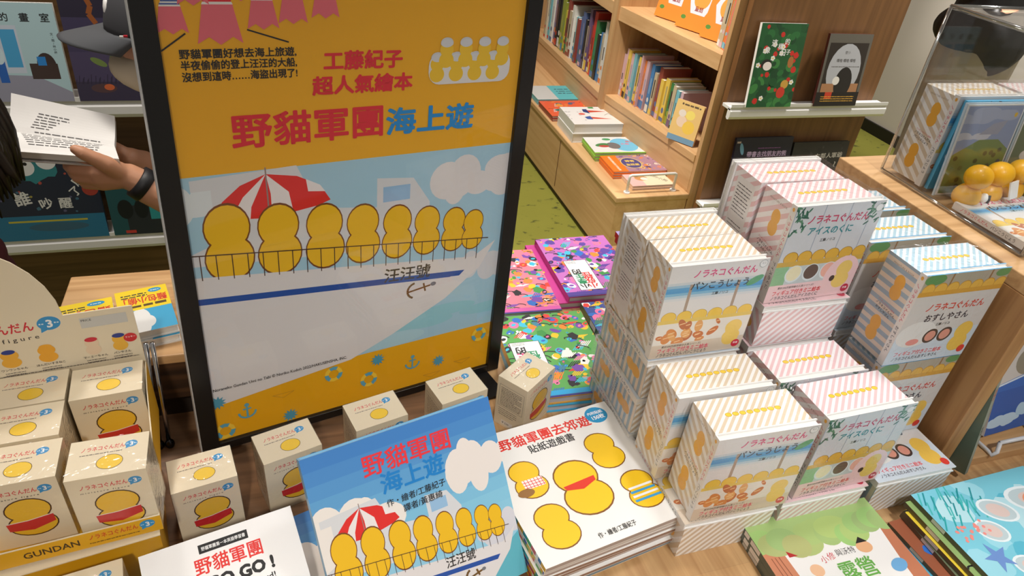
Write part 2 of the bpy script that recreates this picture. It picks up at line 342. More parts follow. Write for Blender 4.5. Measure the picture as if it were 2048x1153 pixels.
# face-out standing: local z (cover) turned towards -y; lean = degrees leaned back
def stand_rot(yaw=0, lean=0): return (Matrix.Rotation(radians(yaw), 3, 'Z') @ Matrix.Rotation(radians(90-lean), 3, 'X')).to_euler()
def ship(p, x0, y0, W, H, name=True, rail=True):       # plain white ship under a beach parasol
    f = lambda a, b: (x0+a*W, y0+b*H); Wt = (226, 222, 222); ln = (70, 40, 30)
    p.poly([f(0, .66), f(.07, .70), f(.07, .95), f(.02, .95), f(.02, 1.0), f(.3, 1.02), f(.36, .8), f(.54, .76), f(.54, .91), f(.66, .89), f(.72, .75), f(.72, .5), f(0, .6)], (216, 218, 222))
    p.rect(*f(.56, .78), *f(.65, .86), (150, 190, 225))
    P = [f(.07, 0.825), f(.095, 0.890), f(.145, 0.955), f(.215, 0.995), f(.30, 0.970), f(.365, 0.915), f(.395, 0.835)]
    p.poly(P+[f(.36, 0.815), f(.22, 0.785), f(.13, 0.800)], (225, 40, 35)); k = p.k
    p.poly([f(.115, 0.810), f(.15, 0.900), f(.215, 0.995), f(.17, 0.850), f(.165, 0.795)], (238, 232, 232)); p.k = k; p.poly([f(.225, 0.785), f(.225, 0.900), f(.215, 0.995), f(.275, 0.900), f(.285, 0.800)], (238, 232, 232)); p.k = k; p.poly([f(.325, 0.950), f(.33, 0.890), f(.38, 0.880), f(.365, 0.915)], (238, 232, 232)); p.k = k+1
    p.line([f(.218, 0.650), f(.215, 1.025)], .0016*W/.4, (150, 130, 125))
    for i, a in enumerate((.07, .21, .345, .465, .58, .685, .785, .86)):
        s_ = 1-.055*i; p.blob(*f(a+.03, .695-.021*i), W*.132*s_, H*.36*s_, (240, 190, 22), (120, 66, 20))
    p.poly([f(0, .545), f(.9, .375), f(.985, .455), f(.93, .3), f(.8, .14), f(.6, -.02), f(.45, -.12), f(0, -.2)], Wt)
    p.poly([f(0, .434), f(.87, .30), f(.85, .27), f(0, .402)], (34, 80, 165))
    if rail:
        for i in range(22):
            a = .02+i*.0425; b = .655-.185*a
            p.line([f(a, b), f(a, b-.125)], .0011*W/.4, ln); p.k -= 1
        p.line([f(0, .655), f(.955, .478)], .0014*W/.4, ln)
    if name: p.text('汪汪號', *f(.57, .40), H*.085, (50, 45, 42), .03, -.06, width=W*.165)
    if not name: return p
    a, b = f(.70, .235); r = H*.05; br = (110, 78, 30)
    p.line([(a-r*.9, b-r*.2), (a+r*1.5, b+r*.25)], r*.28, br); p.line([(a+r*.6, b+r*.7), (a+r*.9, b-r*.3)], r*.28, br)
    p.line([(a+r*cos(t)-r*.1, b+r*sin(t)) for t in [1.9+i*.3 for i in range(9)]], r*.34, br); p.ell(a+r*1.7, b+r*.3, r*.32, r*.25, (120, 120, 125)); return p
def sky(p, y0=0, seed=1, cols=((60, 128, 200), (132, 198, 228), (170, 216, 234))):
    n = 14
    for i in range(n):
        t = i/(n-1); a = cols[0] if t < .5 else cols[1]; b = cols[1] if t < .5 else cols[2]; q = (t*2) % 1 if t < 1 else 1
        c = tuple(int(a[j]+(b[j]-a[j])*q) for j in range(3)); h = (p.H-y0)/n; p.k = 2
        p.rect(0, p.H-(i+1)*h, p.W, p.H-i*h, c)
    p.k = 3
def blue_cover(p):                                     # W .2127 x H .2075
    W, H = p.W, p.H; sky(p); p.cloud(.03, .115, .09, .07, (238, 232, 226), 5); p.cloud(.19, .14, .07, .06, (236, 228, 222), 8); p.cloud(.2, .06, .05, .04, (214, 214, 222), 9)
    p.poly([(0, 0), (W, 0), (W, .05), (.16, .02)], (96, 182, 200))
    ship(p, .0, -.013, W*1.0, .155); p.text('野貓軍團', .0575, .179, .0245, (232, 50, 62), .028, 0, width=.099)
    p.text('海上遊', .072, .1555, .0235, (12, 128, 204), .04, 0, width=.072)
    p.text('作・繪者/工藤紀子', .074, .1345, .0085, (25, 25, 28), .02, 0, width=.067); p.text('譯者/黃惠綺', .09, .1235, .0085, (25, 25, 28), .02, 0, width=.045)
def sticker_cover(p):                                  # .203 x .2
    p.bg((240, 238, 234)); R = (226, 44, 30); Y = (246, 200, 24); E = (130, 80, 24)
    p.text('野貓軍團去郊遊', .026, .1765, .0195, R, .04, 0, width=.137); p.text('貼紙遊戲書', .061, .158, .0145, (30, 28, 28), .03, 0, width=.067)
    p.ell(.1775, .181, .0165, .0145, (30, 150, 204)); p.text('內附貼紙', .1775, .1855, .006, (250, 250, 250), .03, 0, 'c'); p.text('150枚', .1775, .177, .0085, (250, 250, 250), .04, 0, 'c')
    for cx, cy, w_, h_ in ((.0385, .117, .042, .054), (.096, .083, .062, .078), (.153, .123, .044, .056), (.164, .053, .046, .054), (.0385, .045, .046, .058)): p.blob(cx, cy, w_, h_, Y, E)
    p.rect(.029, .102, .056, .116, (246, 240, 236)); [p.line([(.029, .104+i*.004), (.056, .104+i*.004)], .0008, R) for i in range(3)]
    [p.line([(.032+i*.0045, .102), (.032+i*.0045, .116)], .0008, R) for i in range(6)]
    p.ell(.027, .098, .011, .006, (150, 104, 50)); p.poly([(.073, .089), (.118, .092), (.117, .085), (.096, .078), (.075, .083)], (224, 52, 30))
    for i in range(4): p.rect(.145+i*.0006, .036+i*.0062, .183-i*.0006, .0392+i*.0062, (60, 160, 216) if i % 2 == 0 else (246, 246, 246))
    p.text('作・繪者/工藤紀子', .076, .0135, .008, (40, 38, 36), .02, 0, width=.052)
def go_cover(p):
    W, H = p.W, p.H; p.bg((240, 238, 238)); p.rect(.052, H-.0175, .099, H-.0085, (20, 18, 18)); p.text('野貓軍團第一本英語學習書', .0545, H-.013, .0043, (245, 245, 245), .02, 0, width=.042)
    p.text('野貓軍團', .045, H-.0295, .0175, (224, 44, 36), .03, 0, width=.064); p.text('GO GO !', .053, H-.0475, .0165, (24, 22, 22), .09, 0, width=.063)
    p.text('All on board!', .064, H-.061, .0085, (40, 38, 38), .03, 0, width=.051); p.blob(.105, H-.098, .05, .06, (246, 200, 24), (130, 80, 24)); p.blob(.05, H-.104, .05, .06, (246, 200, 24), (130, 80, 24))
def camp_cover(p):                                     # .19 x .245
    W, H = p.W, p.H; p.bg((240, 237, 233)); gr = (170, 198, 124); tr = (206, 132, 96)
    p.poly([(.0, 0), (.055, 0), (.03, H*.5), (.027, H*.78), (0, H*.83)], tr); p.poly([(W, 0), (W-.03, 0), (W-.02, H*.6), (W-.012, H*.84), (W, H*.86)], (196, 122, 88))
    for i in range(3): p.line([(.008+i*.012, 0), (.010+i*.006, H*.5), (.008+i*.005, H*.78)], .0012, (150, 84, 56))
    p.rect(0, H-.03, W, H, gr); rd = random.Random(4)
    for i in range(16): p.ell(W*i/15, H-.028-.02*rd.random()*(1 if 2 < i < 13 else .5), .016+.01*rd.random(), .016, (168+rd.randint(-16, 14), 196+rd.randint(-10, 12), 120)); p.k -= 1
    p.k += 1; p.poly([(.031, H*.8), (.043, H*.765), (.031, H*.765)], (180, 24, 30))
    p.text('小', .067, H-.068, .0105, (206, 54, 60), .0); p.text('修', .078, H-.066, .0105, (206, 54, 60), .0); p.text('與沃特', .091, H-.064, .0095, (60, 56, 52), .0)
    p.ell(.134, H-.064, .011, .008, (232, 176, 130)); p.poly([(.126, H-.058), (.143, H-.058), (.135, H-.05)], (30, 26, 24)); p.ell(.054, H-.079, .009, .008, (238, 190, 150)); p.ell(.046, H-.092, .007, .006, (238, 196, 160))
    p.text('露營', .08, H-.0885, .027, (104, 172, 74), .025, .02, width=.05); p.text('美食團', .0765, H-.1255, .029, (238, 118, 32), .03, .03, width=.082)
    p.ell(.16, H-.095, .012, .008, (110, 170, 216), .3); p.lump(.165, H-.118, .006, (120, 60, 62), rd); p.ell(W-.03, H-.165, .05, .035, (176, 206, 110))
def shell_cover(p):                                    # .2 x .245
    W, H = p.W, p.H; p.bg((128, 208, 226)); rd = random.Random(6)
    for i in range(26): p.lump(rd.uniform(0, W), rd.uniform(0, H), rd.uniform(.012, .035), random.Random(i).choice([(92, 190, 214), (160, 222, 236), (112, 200, 220), (190, 232, 240)]), rd, 11); p.k = 3+i % 3
    p.k = 7
    for i in range(34): x = rd.uniform(0, .085); y = H-rd.uniform(.004, .05); p.line([(x, y-.012), (x+rd.uniform(.004, .016), y+.006)], .0022, random.Random(i+9).choice([(24, 150, 160), (40, 172, 176), (70, 190, 190)])); p.k = 8+i % 2
    p.k = 11
    for x, y, a, b, t in ((.098, .195, .027, .017, .5), (.062, .172, .022, .016, .5), (.168, .195, .044, .022, .3), (.068, .118, .024, .016, .5)):
        p.ell(x, H-.245+y+.0, a, b, (238, 248, 250), -t); p.ell(x, H-.245+y, a*.86, b*.84, (196, 214, 218), -t); p.ell(x, H-.245+y, a*.55, b*.6, (226, 204, 196), -t)
    p.ell(.172, H-.05, .024, .014, (240, 150, 110)); p.ell(.18, H-.062, .018, .01, (230, 90, 110))
    for i in range(22): p.ell(.012+rd.random()*.055, H-.055-rd.random()*.022, .0022, .0022, (246, 150, 140)); p.k -= 1
    p.k += 1; c = (.036, H-.105); p.poly([(c[0]+.021*(1 if i % 2 == 0 else .38)*cos(i*pi/5+.5), c[1]+.021*(1 if i % 2 == 0 else .38)*sin(i*pi/5+.5)) for i in range(10)], (112, 150, 212))
    for i in range(9): p.ell(.03+rd.random()*.09, H-.15-rd.random()*.05, .006, .0045, rd.choice([(244, 214, 110), (246, 180, 196), (240, 240, 180)])); p.rect(.03+i*.008, H-.165-.004*(i % 3), .033+i*.008, H-.157-.004*(i % 3), (40, 40, 60))
    p.ell(.15, H-.15, .06, .05, (226, 244, 248)); p.text('小修與', .108, H-.118, .011, (216, 84, 90), 0); p.text('長', .122, H-.148, .034, (30, 120, 180), .05, .03); p.ell(.13, H-.215, .035, .03, (246, 246, 246)); p.ell(.14, H-.22, .025, .022, (60, 50, 66))
def busy(p, seed, base, pal, n=70, r=(.004, .022)):
    rd = random.Random(seed); p.bg(base); k = p.k
    for i in range(n):
        p.k = k+i % 6; c = rd.choice(pal); q = rd.random(); x, y, s_ = rd.uniform(0, p.W), rd.uniform(0, p.H), rd.uniform(*r)
        if q < .45: p.lump(x, y, s_, c, rd, rd.choice([5, 7, 9, 12]), .45)
        elif q < .7: p.ell(x, y, s_*.8, s_*rd.uniform(.3, .8), c, rd.random()*3); p.ell(x, y, s_*.4, s_*.25, rd.choice(pal), rd.random())
        elif q < .85:
            for j in range(5): p.line([(x+j*.0035, y), (x+j*.0035+.012, y+s_*1.4)], .0016, c); p.k -= 1
        else: p.line([(x+s_*cos(t*.7)*1.2, y+s_*sin(t*.5)) for t in range(6)], .0022, (24, 22, 30))
    p.k = k+8
BR = [(240, 200, 40), (228, 60, 50), (60, 150, 70), (40, 110, 200), (240, 240, 235), (236, 120, 170), (120, 70, 170), (245, 140, 40), (60, 190, 220), (30, 26, 34)]
def title_plate(p, x0, y0, x1, y1, s1, s2, c1, c2):   # upside-down vertical title plate seen from behind the counter
    p.rect(x0-.001, y0-.001, x1+.001, y1+.001, (28, 26, 26)); p.rect(x0, y0, x1, y1, (244, 244, 242)); w_ = x1-x0; h_ = y1-y0; z = min(w_*.46, h_/len(s1)*.8)
    def col(t, cx, size, c): [p.text(ch, cx, y0+h_*(.13+.8*i*size*1.02/h_), size, c[i % len(c)], .05, pi, 'c') for i, ch in enumerate(t)]
    col(s1, x0+w_*.66, z, c1); col(s2, x0+w_*.30, z*.92, c2); p.lines(x0+w_*.05, y1-h_*.04, x0+w_*.5, 3, h_*.03, h_*.012, (90, 90, 90))
#@@BOXES
# ------------------------------------------------------------------ boxed picture-book sets
BW, BD, BH = .13, .0623, .1346
TXT1 = 'ノラネコぐんだん'
def cover_tan(p):
    W, H = p.W, p.H; p.bg((228, 226, 224)); n = 7
    for i in range(n): c = [(206, 214, 218), (150, 192, 216), (84, 164, 214), (74, 158, 212), (128, 188, 218), (186, 210, 222), (218, 222, 224)][i]; p.k = 4; p.rect(0, H*.80-i*H*.027, W, H*.80-(i-1)*H*.027, c)
    p.k = 5; p.rect(.03, H*.44, .034, H*.8, (172, 150, 130)); p.rect(.094, H*.44, .098, H*.8, (172, 150, 130)); p.ell(.118, H*.78, .012, .005, (92, 168, 120), .5)
    for i in range(6): p.ell(.013+i*.021, H*.455, .0102, .0088, (184, 130, 34)); p.ell(.013+i*.021, H*.455, .0097, .0083, (240, 200, 70)); p.k -= 2
    p.k += 3; p.rect(0, H*.385, W, H*.43, (232, 200, 92)); p.rect(0, 0, W, H*.39, (236, 230, 220)); rd = random.Random(2)
    for i in range(17):
        x, y = .006+rd.random()*.082, H*(.17+.20*rd.random()); a = rd.uniform(.005, .0095); p.ell(x, y, a, a*rd.uniform(.45, .8), rd.choice([(222, 140, 70), (208, 116, 56), (232, 168, 96), (196, 110, 60)]), rd.random()*3); p.line([(x-a*.5, y), (x+a*.4, y+a*.2)], .0012, (250, 214, 160)); p.k -= 2
    p.k += 3; p.blob(.110, H*.22, .026, .036, (244, 208, 104)); p.rect(0, 0, W, H*.155, (222, 206, 186)); p.blob(.110, H*.2, .024, .036, (244, 208, 104))
    p.text(TXT1, .030, H*.905, .0118, (226, 66, 128), .03, 0, width=.086); p.text('パンこうじょう', .031, H*.78, .0122, (58, 60, 66), .03, 0, width=.078); p.text('工藤ノリコ', .062, H*.685, .0046, (50, 50, 50), .02, 0)
    p.ell(.1225, H*.95, .0055, .0052, (150, 160, 160)); p.ell(.1225, H*.95, .005, .0047, (238, 238, 236)); p.text('ミニ', .1225, H*.957, .003, (60, 60, 60), 0, 0, 'c')
    p.text('累計200万部突破の人気シリーズ!', .014, H*.128, .0037, (80, 60, 50), .01, 0); p.text('フィギュア付きミニ絵本', .009, H*.083, .0082, (232, 84, 110), .03, 0, width=.072); p.text('ノラネコぐんだん パンこうじょう', .009, H*.033, .0062, (60, 48, 42), .02, 0, width=.07)
    p.ell(.1205, H*.068, .0058, .0058, (220, 44, 70)); p.text('数量', .1205, H*.075, .0035, (255, 240, 240), .02, 0, 'c')
def cover_pink(p):
    W, H = p.W, p.H; p.bg((212, 214, 217)); rd = random.Random(5)
    for x in (.0, .041, .079, .112): p.rect(x, H*.45, x+.0012, H, (160, 170, 184)); p.k -= 1
    p.k += 1
    for i in range(46):
        s_ = rd.random() < .6; x = rd.uniform(0, .02) if s_ else rd.uniform(.108, .13); y = H*rd.uniform(.72 if s_ else .78, .99); p.ell(x, y, .0042, .0013, rd.choice([(40, 96, 80), (64, 120, 96), (90, 140, 110)]), rd.random()*3); p.k -= 1
    p.k += 1
    for i in range(6): p.ell(.017+i*.0205, H*.475, .0105, .0092, (150, 100, 30)); p.ell(.017+i*.0205, H*.475, .0098, .0085, (226, 178, 60)); p.k -= 2
    p.k += 3; p.rect(0, H*.35, W, H*.44, (214, 172, 70)); p.rect(0, H*.18, W, H*.385, (196, 206, 206)); p.rect(0, H*.18, .02, H*.39, (140, 190, 140))
    for x, c in ((.03, (238, 230, 190)), (.056, (98, 76, 66)), (.082, (240, 180, 160))): p.ell(x, H*.3, .0125, .0125, (222, 232, 234)); p.ell(x, H*.305, .0105, .0108, c); p.k -= 2
    p.k += 3; p.rect(0, 0, W, H*.19, (240, 206, 206)); p.ell(.106, H*.22, .026, .03, (242, 206, 206)); p.blob(.108, H*.24, .026, .04, (240, 206, 110)); p.ell(.094, H*.2, .004, .0045, (70, 50, 46))
    p.text(TXT1, .021, H*.86, .0125, (206, 44, 92), .04, 0, width=.09); p.text('アイスのくに', .027, H*.745, .0122, (26, 142, 150), .04, 0, width=.066); p.text('工藤ノリコ', .05, H*.645, .0046, (50, 50, 50), .02, 0)
    p.ell(.1225, H*.93, .0055, .0052, (150, 160, 160)); p.ell(.1225, H*.93, .005, .0047, (238, 238, 236))
    p.text('累計200万部突破の人気シリーズ!', .014, H*.155, .0037, (80, 60, 50), .01, 0); p.text('フィギュア付きミニ絵本', .008, H*.1, .0078, (226, 60, 66), .03, 0, width=.074); p.text('ノラネコぐんだんアイスのくに', .008, H*.045, .0062, (50, 44, 44), .02, 0, width=.072)
    p.ell(.1215, H*.07, .006, .006, (200, 40, 70)); p.text('数量', .1215, H*.075, .0035, (255, 240, 240), .02, 0, 'c')
def cover_blue(p):
    W, H = p.W, p.H; p.bg((214, 208, 202)); p.rect(0, H*.80, W, H, (176, 166, 148)); p.rect(.04, H*.8, .0425, H, (150, 110, 70)); p.rect(.1, H*.8, .1025, H, (150, 110, 70)); p.ell(.016, H*.95, .016, .008, (96, 150, 90)); p.ell(.12, H*.96, .012, .006, (96, 150, 90))
    for i in range(7): p.ell(.012+i*.0185, H*.845, .0095, .0088, (206, 150, 50)); p.ell(.012+i*.0185, H*.842, .0088, .008, (230, 180, 76)); p.k -= 2
    p.k += 3; p.rect(0, H*.775, W, H*.825, (216, 160, 60)); p.rect(0, 0, W, H*.36, (206, 216, 224)); p.ell(.03, H*.34, .03, .02, (230, 226, 220))
    for x in (.055, .078): p.ell(x, H*.3, .0112, .0112, (70, 52, 46)); p.ell(x, H*.3, .008, .008, (222, 150, 130)); p.k -= 2
    p.k += 3; p.blob(.108, H*.25, .03, .046, (240, 196, 84)); p.ell(.03, H*.25, .01, .005, (236, 150, 140))
    p.text(TXT1, .024, H*.64, .0125, (222, 66, 48), .035, 0, width=.092); p.text('おすしやさん', .03, H*.52, .0125, (48, 44, 60), .035, 0, width=.07); p.text('工藤ノリコ', .054, H*.435, .0045, (50, 50, 50), .02, 0)
    p.text('フィギュア付きミニ絵本', .01, H*.12, .0078, (232, 84, 90), .03, 0, width=.076); p.text('ノラネコぐんだんおすしやさん', .01, H*.06, .0062, (44, 44, 60), .02, 0, width=.074)
    p.ell(.121, H*.085, .006, .006, (224, 60, 50))
SETS = {'tan': (cover_tan, (224, 204, 176), (246, 243, 238), 'beige striped', 'パンこうじょう', (240, 238, 234), (214, 194, 168)),
        'pink': (cover_pink, (238, 200, 200), (247, 243, 242), 'pink striped', 'アイスのくに', (240, 236, 236), (232, 196, 194)),
        'blue': (cover_blue, (182, 214, 228), (246, 248, 249), 'pale blue striped', 'おすしやさん', (84, 176, 222), (212, 196, 174))}
def make_set(kind, label, loc, rot=(0, 0, 0), group=None):
    art, st, bgc, word, title, edge, dark = SETS[kind]; ink = (.42, .3)
    t = thing('picture_book_box', label, 'boxed book set', loc, rot, group); x0, x1, y0, y1, z1 = .003, BW-.003, .010, BD, BH-.003
    base = M(bgc, *ink); g = G(); g.box(x0, y0, .0005, x1, y1, z1, base); W, D, H = x1-x0, y1-y0, z1
    p = TOP(g, x0, y0, z1, W, D, ink=ink); p.stripes(pi/4, .0034, .0068, st)
    for i in range(8): p.ell(.030+i*.0092, D*.5, .0042, .0031, (190, 140, 30)); p.k -= 1
    p.k += 1
    for i in range(8): p.ell(.030+i*.0092, D*.5, .0037, .0026, (246, 206, 60)); p.k -= 1
    p = BOTTOM(g, x0, y1, .0005, W, D, ink=ink); p.bg(bgc); p.stripes(pi/4, .0042, .0084, dark)
    for face, o in ((LEFT, (x0, y1, .0005)), (RIGHT, (x1, y0, .0005))):
        p = face(g, *o, D, H-.0005, ink=ink); p.bg(bgc); (p.bg((232, 216, 198)) if kind == 'blue' else None); p.stripes({'tan': -.6, 'pink': .6, 'blue': 0}[kind], .006, .012, {'tan': (220, 202, 176), 'blue': (160, 180, 194), 'pink': st}[kind])
        if face is RIGHT: p.rrect(.007, .007, D-.007, H-.010, .003, (238, 234, 230)); p.lines(.011, H-.02, D-.012, 9, .0046, .0016, (90, 84, 82)); p.lines(.011, H*.46, D-.012, 8, .0046, .0015, (90, 84, 82), 0, 4); continue
        p.text('MINIATURE & BOOK', D*.22, H*.93, .0036, (150, 130, 110), 0)
        p.blob(D*.60, H*.74, .017, .034, (240, 176, 62)); p.blob(D*.48, H*.25, .018, .036, (240, 176, 62))
        p.text('フィギュア付きミニ絵本', D*.26, H*.535, .0027, (214, 70, 80), .01, -.12); p.text(TXT1, D*.24, H*.50, .0042, (40, 34, 34), .03, -.12); p.text(title, D*.28, H*.455, .0042, (40, 34, 34), .03, -.12)
    p = Pr(g, (x1, y1, .0005), (-1, 0, 0), (0, 0, 1), W, H, ink=ink); p.bg(bgc); p.stripes(.7, .006, .012, st); p.rrect(.012, .02, W-.012, H-.012, .003, (238, 232, 226)); p.lines(.02, H-.022, W-.02, 20, .005, .0016, (110, 104, 100))
    g.build('carton', t)
    c = M(edge, *ink); wt = M((238, 236, 232), .5, .3); bt = .0016; g = G()
    g.box(0, 0, 0, BW, bt, BH, wt); g.box(0, .0098-bt, 0, BW, .0098, BH, wt); g.box(0, bt, 0, bt, .0098-bt, BH, wt)
    if kind == 'blue': TOP(g, 0, 0, BH, BW, bt, ink=ink).bg((70, 170, 222)); TOP(g, 0, .0098-bt, BH, BW, bt, ink=ink).bg((70, 170, 222))
    p = FRONT(g, 0, 0, 0, BW, BH, ink=ink); art(p)
    q = LEFT(g, 0, .0098, 0, .0098, BH, ink=ink); q.bg((236, 232, 226)); q.text(TXT1, .0049, BH*.9, .0052, (214, 60, 86), .02, -pi/2, width=.056); q.text(title, .0049, BH*.44, .0052, (50, 60, 70), .02, -pi/2, width=.04); q.ell(.0049, BH*.955, .002, .0025, (240, 176, 62))
    bk = g.build('picture_book', t); g = G(); g.box(bt, bt, .002, BW-.002, .0098-bt, BH-.002, M((235, 232, 226), .8)); g.build('pages', bk)
    e = .0012; g = G(); g.box(-e, -e, -.0002, BW+e, BD+e, BH+e, FILM); g.f = [f for i, f in enumerate(g.f) if i != 0]; g.m = g.m[1:]; g.build('shrink_wrap', t)
    return t
PROTO = {}
def place_set(kind, label, loc, yaw=0, lying=False, group=None):
    rot = (-pi/2, 0, radians(yaw)) if lying else (0, 0, radians(yaw)); l = (loc[0], loc[1], loc[2]+(BD if lying else 0)+.0003)
    rot = (Matrix.Rotation(radians(yaw), 3, 'Z') @ Matrix.Rotation(-pi/2 if lying else 0, 3, 'X')).to_euler()
    if kind not in PROTO: PROTO[kind] = make_set(kind, label, l, rot, group); return PROTO[kind]
    return dup(PROTO[kind], label, l, rot, group)
gp = 'boxed picture book sets piled on the table'; LZ = BD+.0012; SZ = BH+.0012
A = T; B_ = T+LZ; C3 = T+3*LZ; C4 = T+4*LZ
place_set('tan', 'beige striped box set standing upright in the front row, nearest its lower left end', (.412, .417, B_), -1, False, gp)
place_set('tan', 'beige striped box set standing just behind the frontmost beige one', (.400, .484, B_), -.5, False, gp)
place_set('pink', 'pink striped box set standing upright in front row, rightmost of that row', (.556, .418, B_), 1.5, False, gp)
place_set('pink', 'pink striped box set standing directly behind the frontmost pink one', (.537, .4845, B_), 0, False, gp)
place_set('tan', 'beige striped box set on the high left pile, front one of the pair', (.4005, .562, C3), .3, False, gp)
place_set('tan', 'beige striped box set on the high left pile, rear one of the pair', (.398+BW, .6255+BD, C3), 179.8, False, gp)
place_set('pink', 'pink striped box set on the tallest pile, front one with teal subtitle', (.547, .567, C4), 1.5, False, gp)
place_set('pink', 'pink striped box set on the tallest pile, rear one with back text showing', (.541+BW, .634+BD, C4), 180, False, gp)
place_set('blue', 'blue striped box set standing on top beside the oak counter, frontmost blue one', (.687, .486, B_+SZ), 0, False, gp)
place_set('blue', 'blue striped box set standing underneath the frontmost high blue one', (.687, .486, B_), 0, False, gp)
place_set('blue', 'blue striped box set standing second in the row beside the oak counter', (.687, .574, C3), 0, False, gp)
place_set('blue', 'blue striped box set standing last in the row beside the oak counter', (.687, .648, C3), 0, False, gp)
lab = [('tan', (.405, .4145, A), 'beige striped box set lying flat under the front beige pair'), ('pink', (.541, .4145, A), 'pink striped box set lying flat under the front pink pair'), ('blue', (.687, .4145, A), 'box set lying flat with cover up beside foot of oak counter'),
       ('blue', (.401, .561, A), 'box set lying flat at the bottom of high left pile'), ('blue', (.399, .5605, A+LZ), 'box set lying flat in the middle of high left pile'), ('blue', (.400, .5600, A+2*LZ), 'box set lying flat right under the high beige pair'),
       ('pink', (.544, .562, A), 'pink box set lying flat, lowest of tallest pile'), ('pink', (.545, .563, A+LZ), 'pink box set lying flat, second from table in tallest pile'), ('pink', (.545, .562, A+2*LZ), 'pink box set lying flat, second below the high pink pair'), ('pink', (.546, .5615, A+3*LZ), 'pink box set lying flat right under the high pink pair'),
       ('blue', (.689, .57, A), 'blue box set lying flat, lowest in rear blue pile'), ('blue', (.688, .57, A+LZ), 'blue box set lying flat, middle of rear blue pile'), ('blue', (.688, .57, A+2*LZ), 'blue box set lying flat, upper of rear blue pile')]
for k_, l_, s_ in lab: place_set(k_, s_, l_, 0, True, gp)
#@@FIGBOX
# ------------------------------------------------------------------ small figure boxes
FW, FD, FH = .068, .049, .087
def badge(p, x, y, r, s='3'):
    p.ell(x, y, r, r*.82, (52, 148, 206)); p.poly([(x-r*.75, y-r*.3), (x-r*.2, y-r*.75), (x-r*.85, y-r*1.05)], (52, 148, 206)); p.text(s, x, y, r*1.25, (245, 245, 245), .06, 0, 'c'); p.lines(x-r*.85, y-r*.08, x-r*.45, 1, 1, r*.16, (225, 238, 245)); p.lines(x+r*.45, y-r*.08, x+r*.85, 1, 1, r*.16, (225, 238, 245))
CREAM = (232, 218, 190)
def fig_art_front(p):
    W, H = p.W, p.H; p.text(TXT1, .0095, H-.0125, .0066, (214, 48, 60), .035, 0, width=.0405); badge(p, .0565, H-.0125, .0058); p.text('m i n i a t u r e   f i g u r e', .0095, H-.0195, .0027, (60, 50, 46), .02, 0, width=.041)
    p.blob(.037, H-.0475, .040, .048, (238, 190, 50), (70, 40, 24)); p.poly([(.0155, H-.0535), (.034, H-.0525), (.055, H-.0485), (.0555, H-.0585), (.036, H-.066), (.0165, H-.0635)], (206, 40, 46)); p.line([(.016, H-.053), (.034, H-.0522), (.055, H-.048)], .0009, (240, 236, 230))
def fig_art_top(p):
    W, H = p.W, p.H; p.text(TXT1, .0095, H-.013, .0062, (214, 48, 60), .03, 0, width=.038); badge(p, .053, H-.013, .0055); p.lines(.0095, H-.0205, .046, 1, 1, .0012, (120, 110, 100)); p.ell(.036, .0165, .0115, .0092, (70, 40, 24)); p.ell(.036, .0165, .011, .0087, (242, 202, 56))
def make_fig(label, loc, rot, group):
    t = thing('figure_box', label, 'small carton', loc, rot, group); ink = (.4, .35); cr = M(CREAM, *ink); g = G(); g.box(0, 0, 0, FW, FD, FH, cr)
    p = FRONT(g, 0, 0, 0, FW, FH, ink=ink); fig_art_front(p); p = TOP(g, 0, 0, FH, FW, FD, ink=ink); fig_art_top(p)
    for fc, o in ((LEFT, (0, FD, 0)), (RIGHT, (FW, 0, 0))):
        p = fc(g, *o, FD, FH, ink=ink); p.line([(.004, FH-.012), (FD-.004, FH-.012), (FD-.004, FH*.42), (.004, FH*.42), (.004, FH-.012)], .0004, (90, 80, 70)); p.lines(.007, FH-.017, FD-.007, 12, .0028, .0012, (70, 62, 56)); p.lines(.006, FH*.36, FD-.012, 4, .0035, .0012, (110, 100, 90)); p.rect(.012, .004, .032, .012, (236, 232, 226)); p.text('¥ 220', .014, .008, .005, (60, 54, 50), .02)
    g.build('carton', t); e = .0006; g = G(); g.box(-e, -e, 0, FW+e, FD+e, FH+e, FILM); g.f = g.f[1:]; g.m = g.m[1:]; g.build('shrink_wrap', t); return t
fg = 'small cream figure cartons'; z90 = lambda a: (0, 0, radians(a))
fb = make_fig('cream carton with red lettering, leftmost of five along the poster foot', (-.148, .562, T), z90(10.4), fg)
for l_, x, y, a in (('cream carton with red lettering, second of five along the poster foot', -.053, .583, 16), ('cream carton with red lettering, middle one of five along poster foot', .054, .614, 13.8), ('cream carton behind upper corner of blue picture book, fourth of five', .166, .6385, 15), ('cream carton turned askew beside comics, side text showing', .283, .640, 37)): dup(fb, l_, (x, y, T), z90(a), fg)
TZ = T+.0965
for l_, x, y, z, a in (('cream carton in tray, front of its right column', -.218, .512, TZ, 2), ('cream carton in tray, back of its right column under header', -.233, .622, TZ, 5.2), ('cream carton in tray, front of its left column', -.294, .518, TZ, 3), ('cream carton in tray, middle of its left column', -.301, .571, TZ, 4), ('cream carton in tray, back of its left column', -.305, .6215, TZ, 4.5), ('cream carton standing low in front of yellow tray', -.245, .432, T+.0015, 9)): dup(fb, l_, (x, y, z), z90(a), fg)
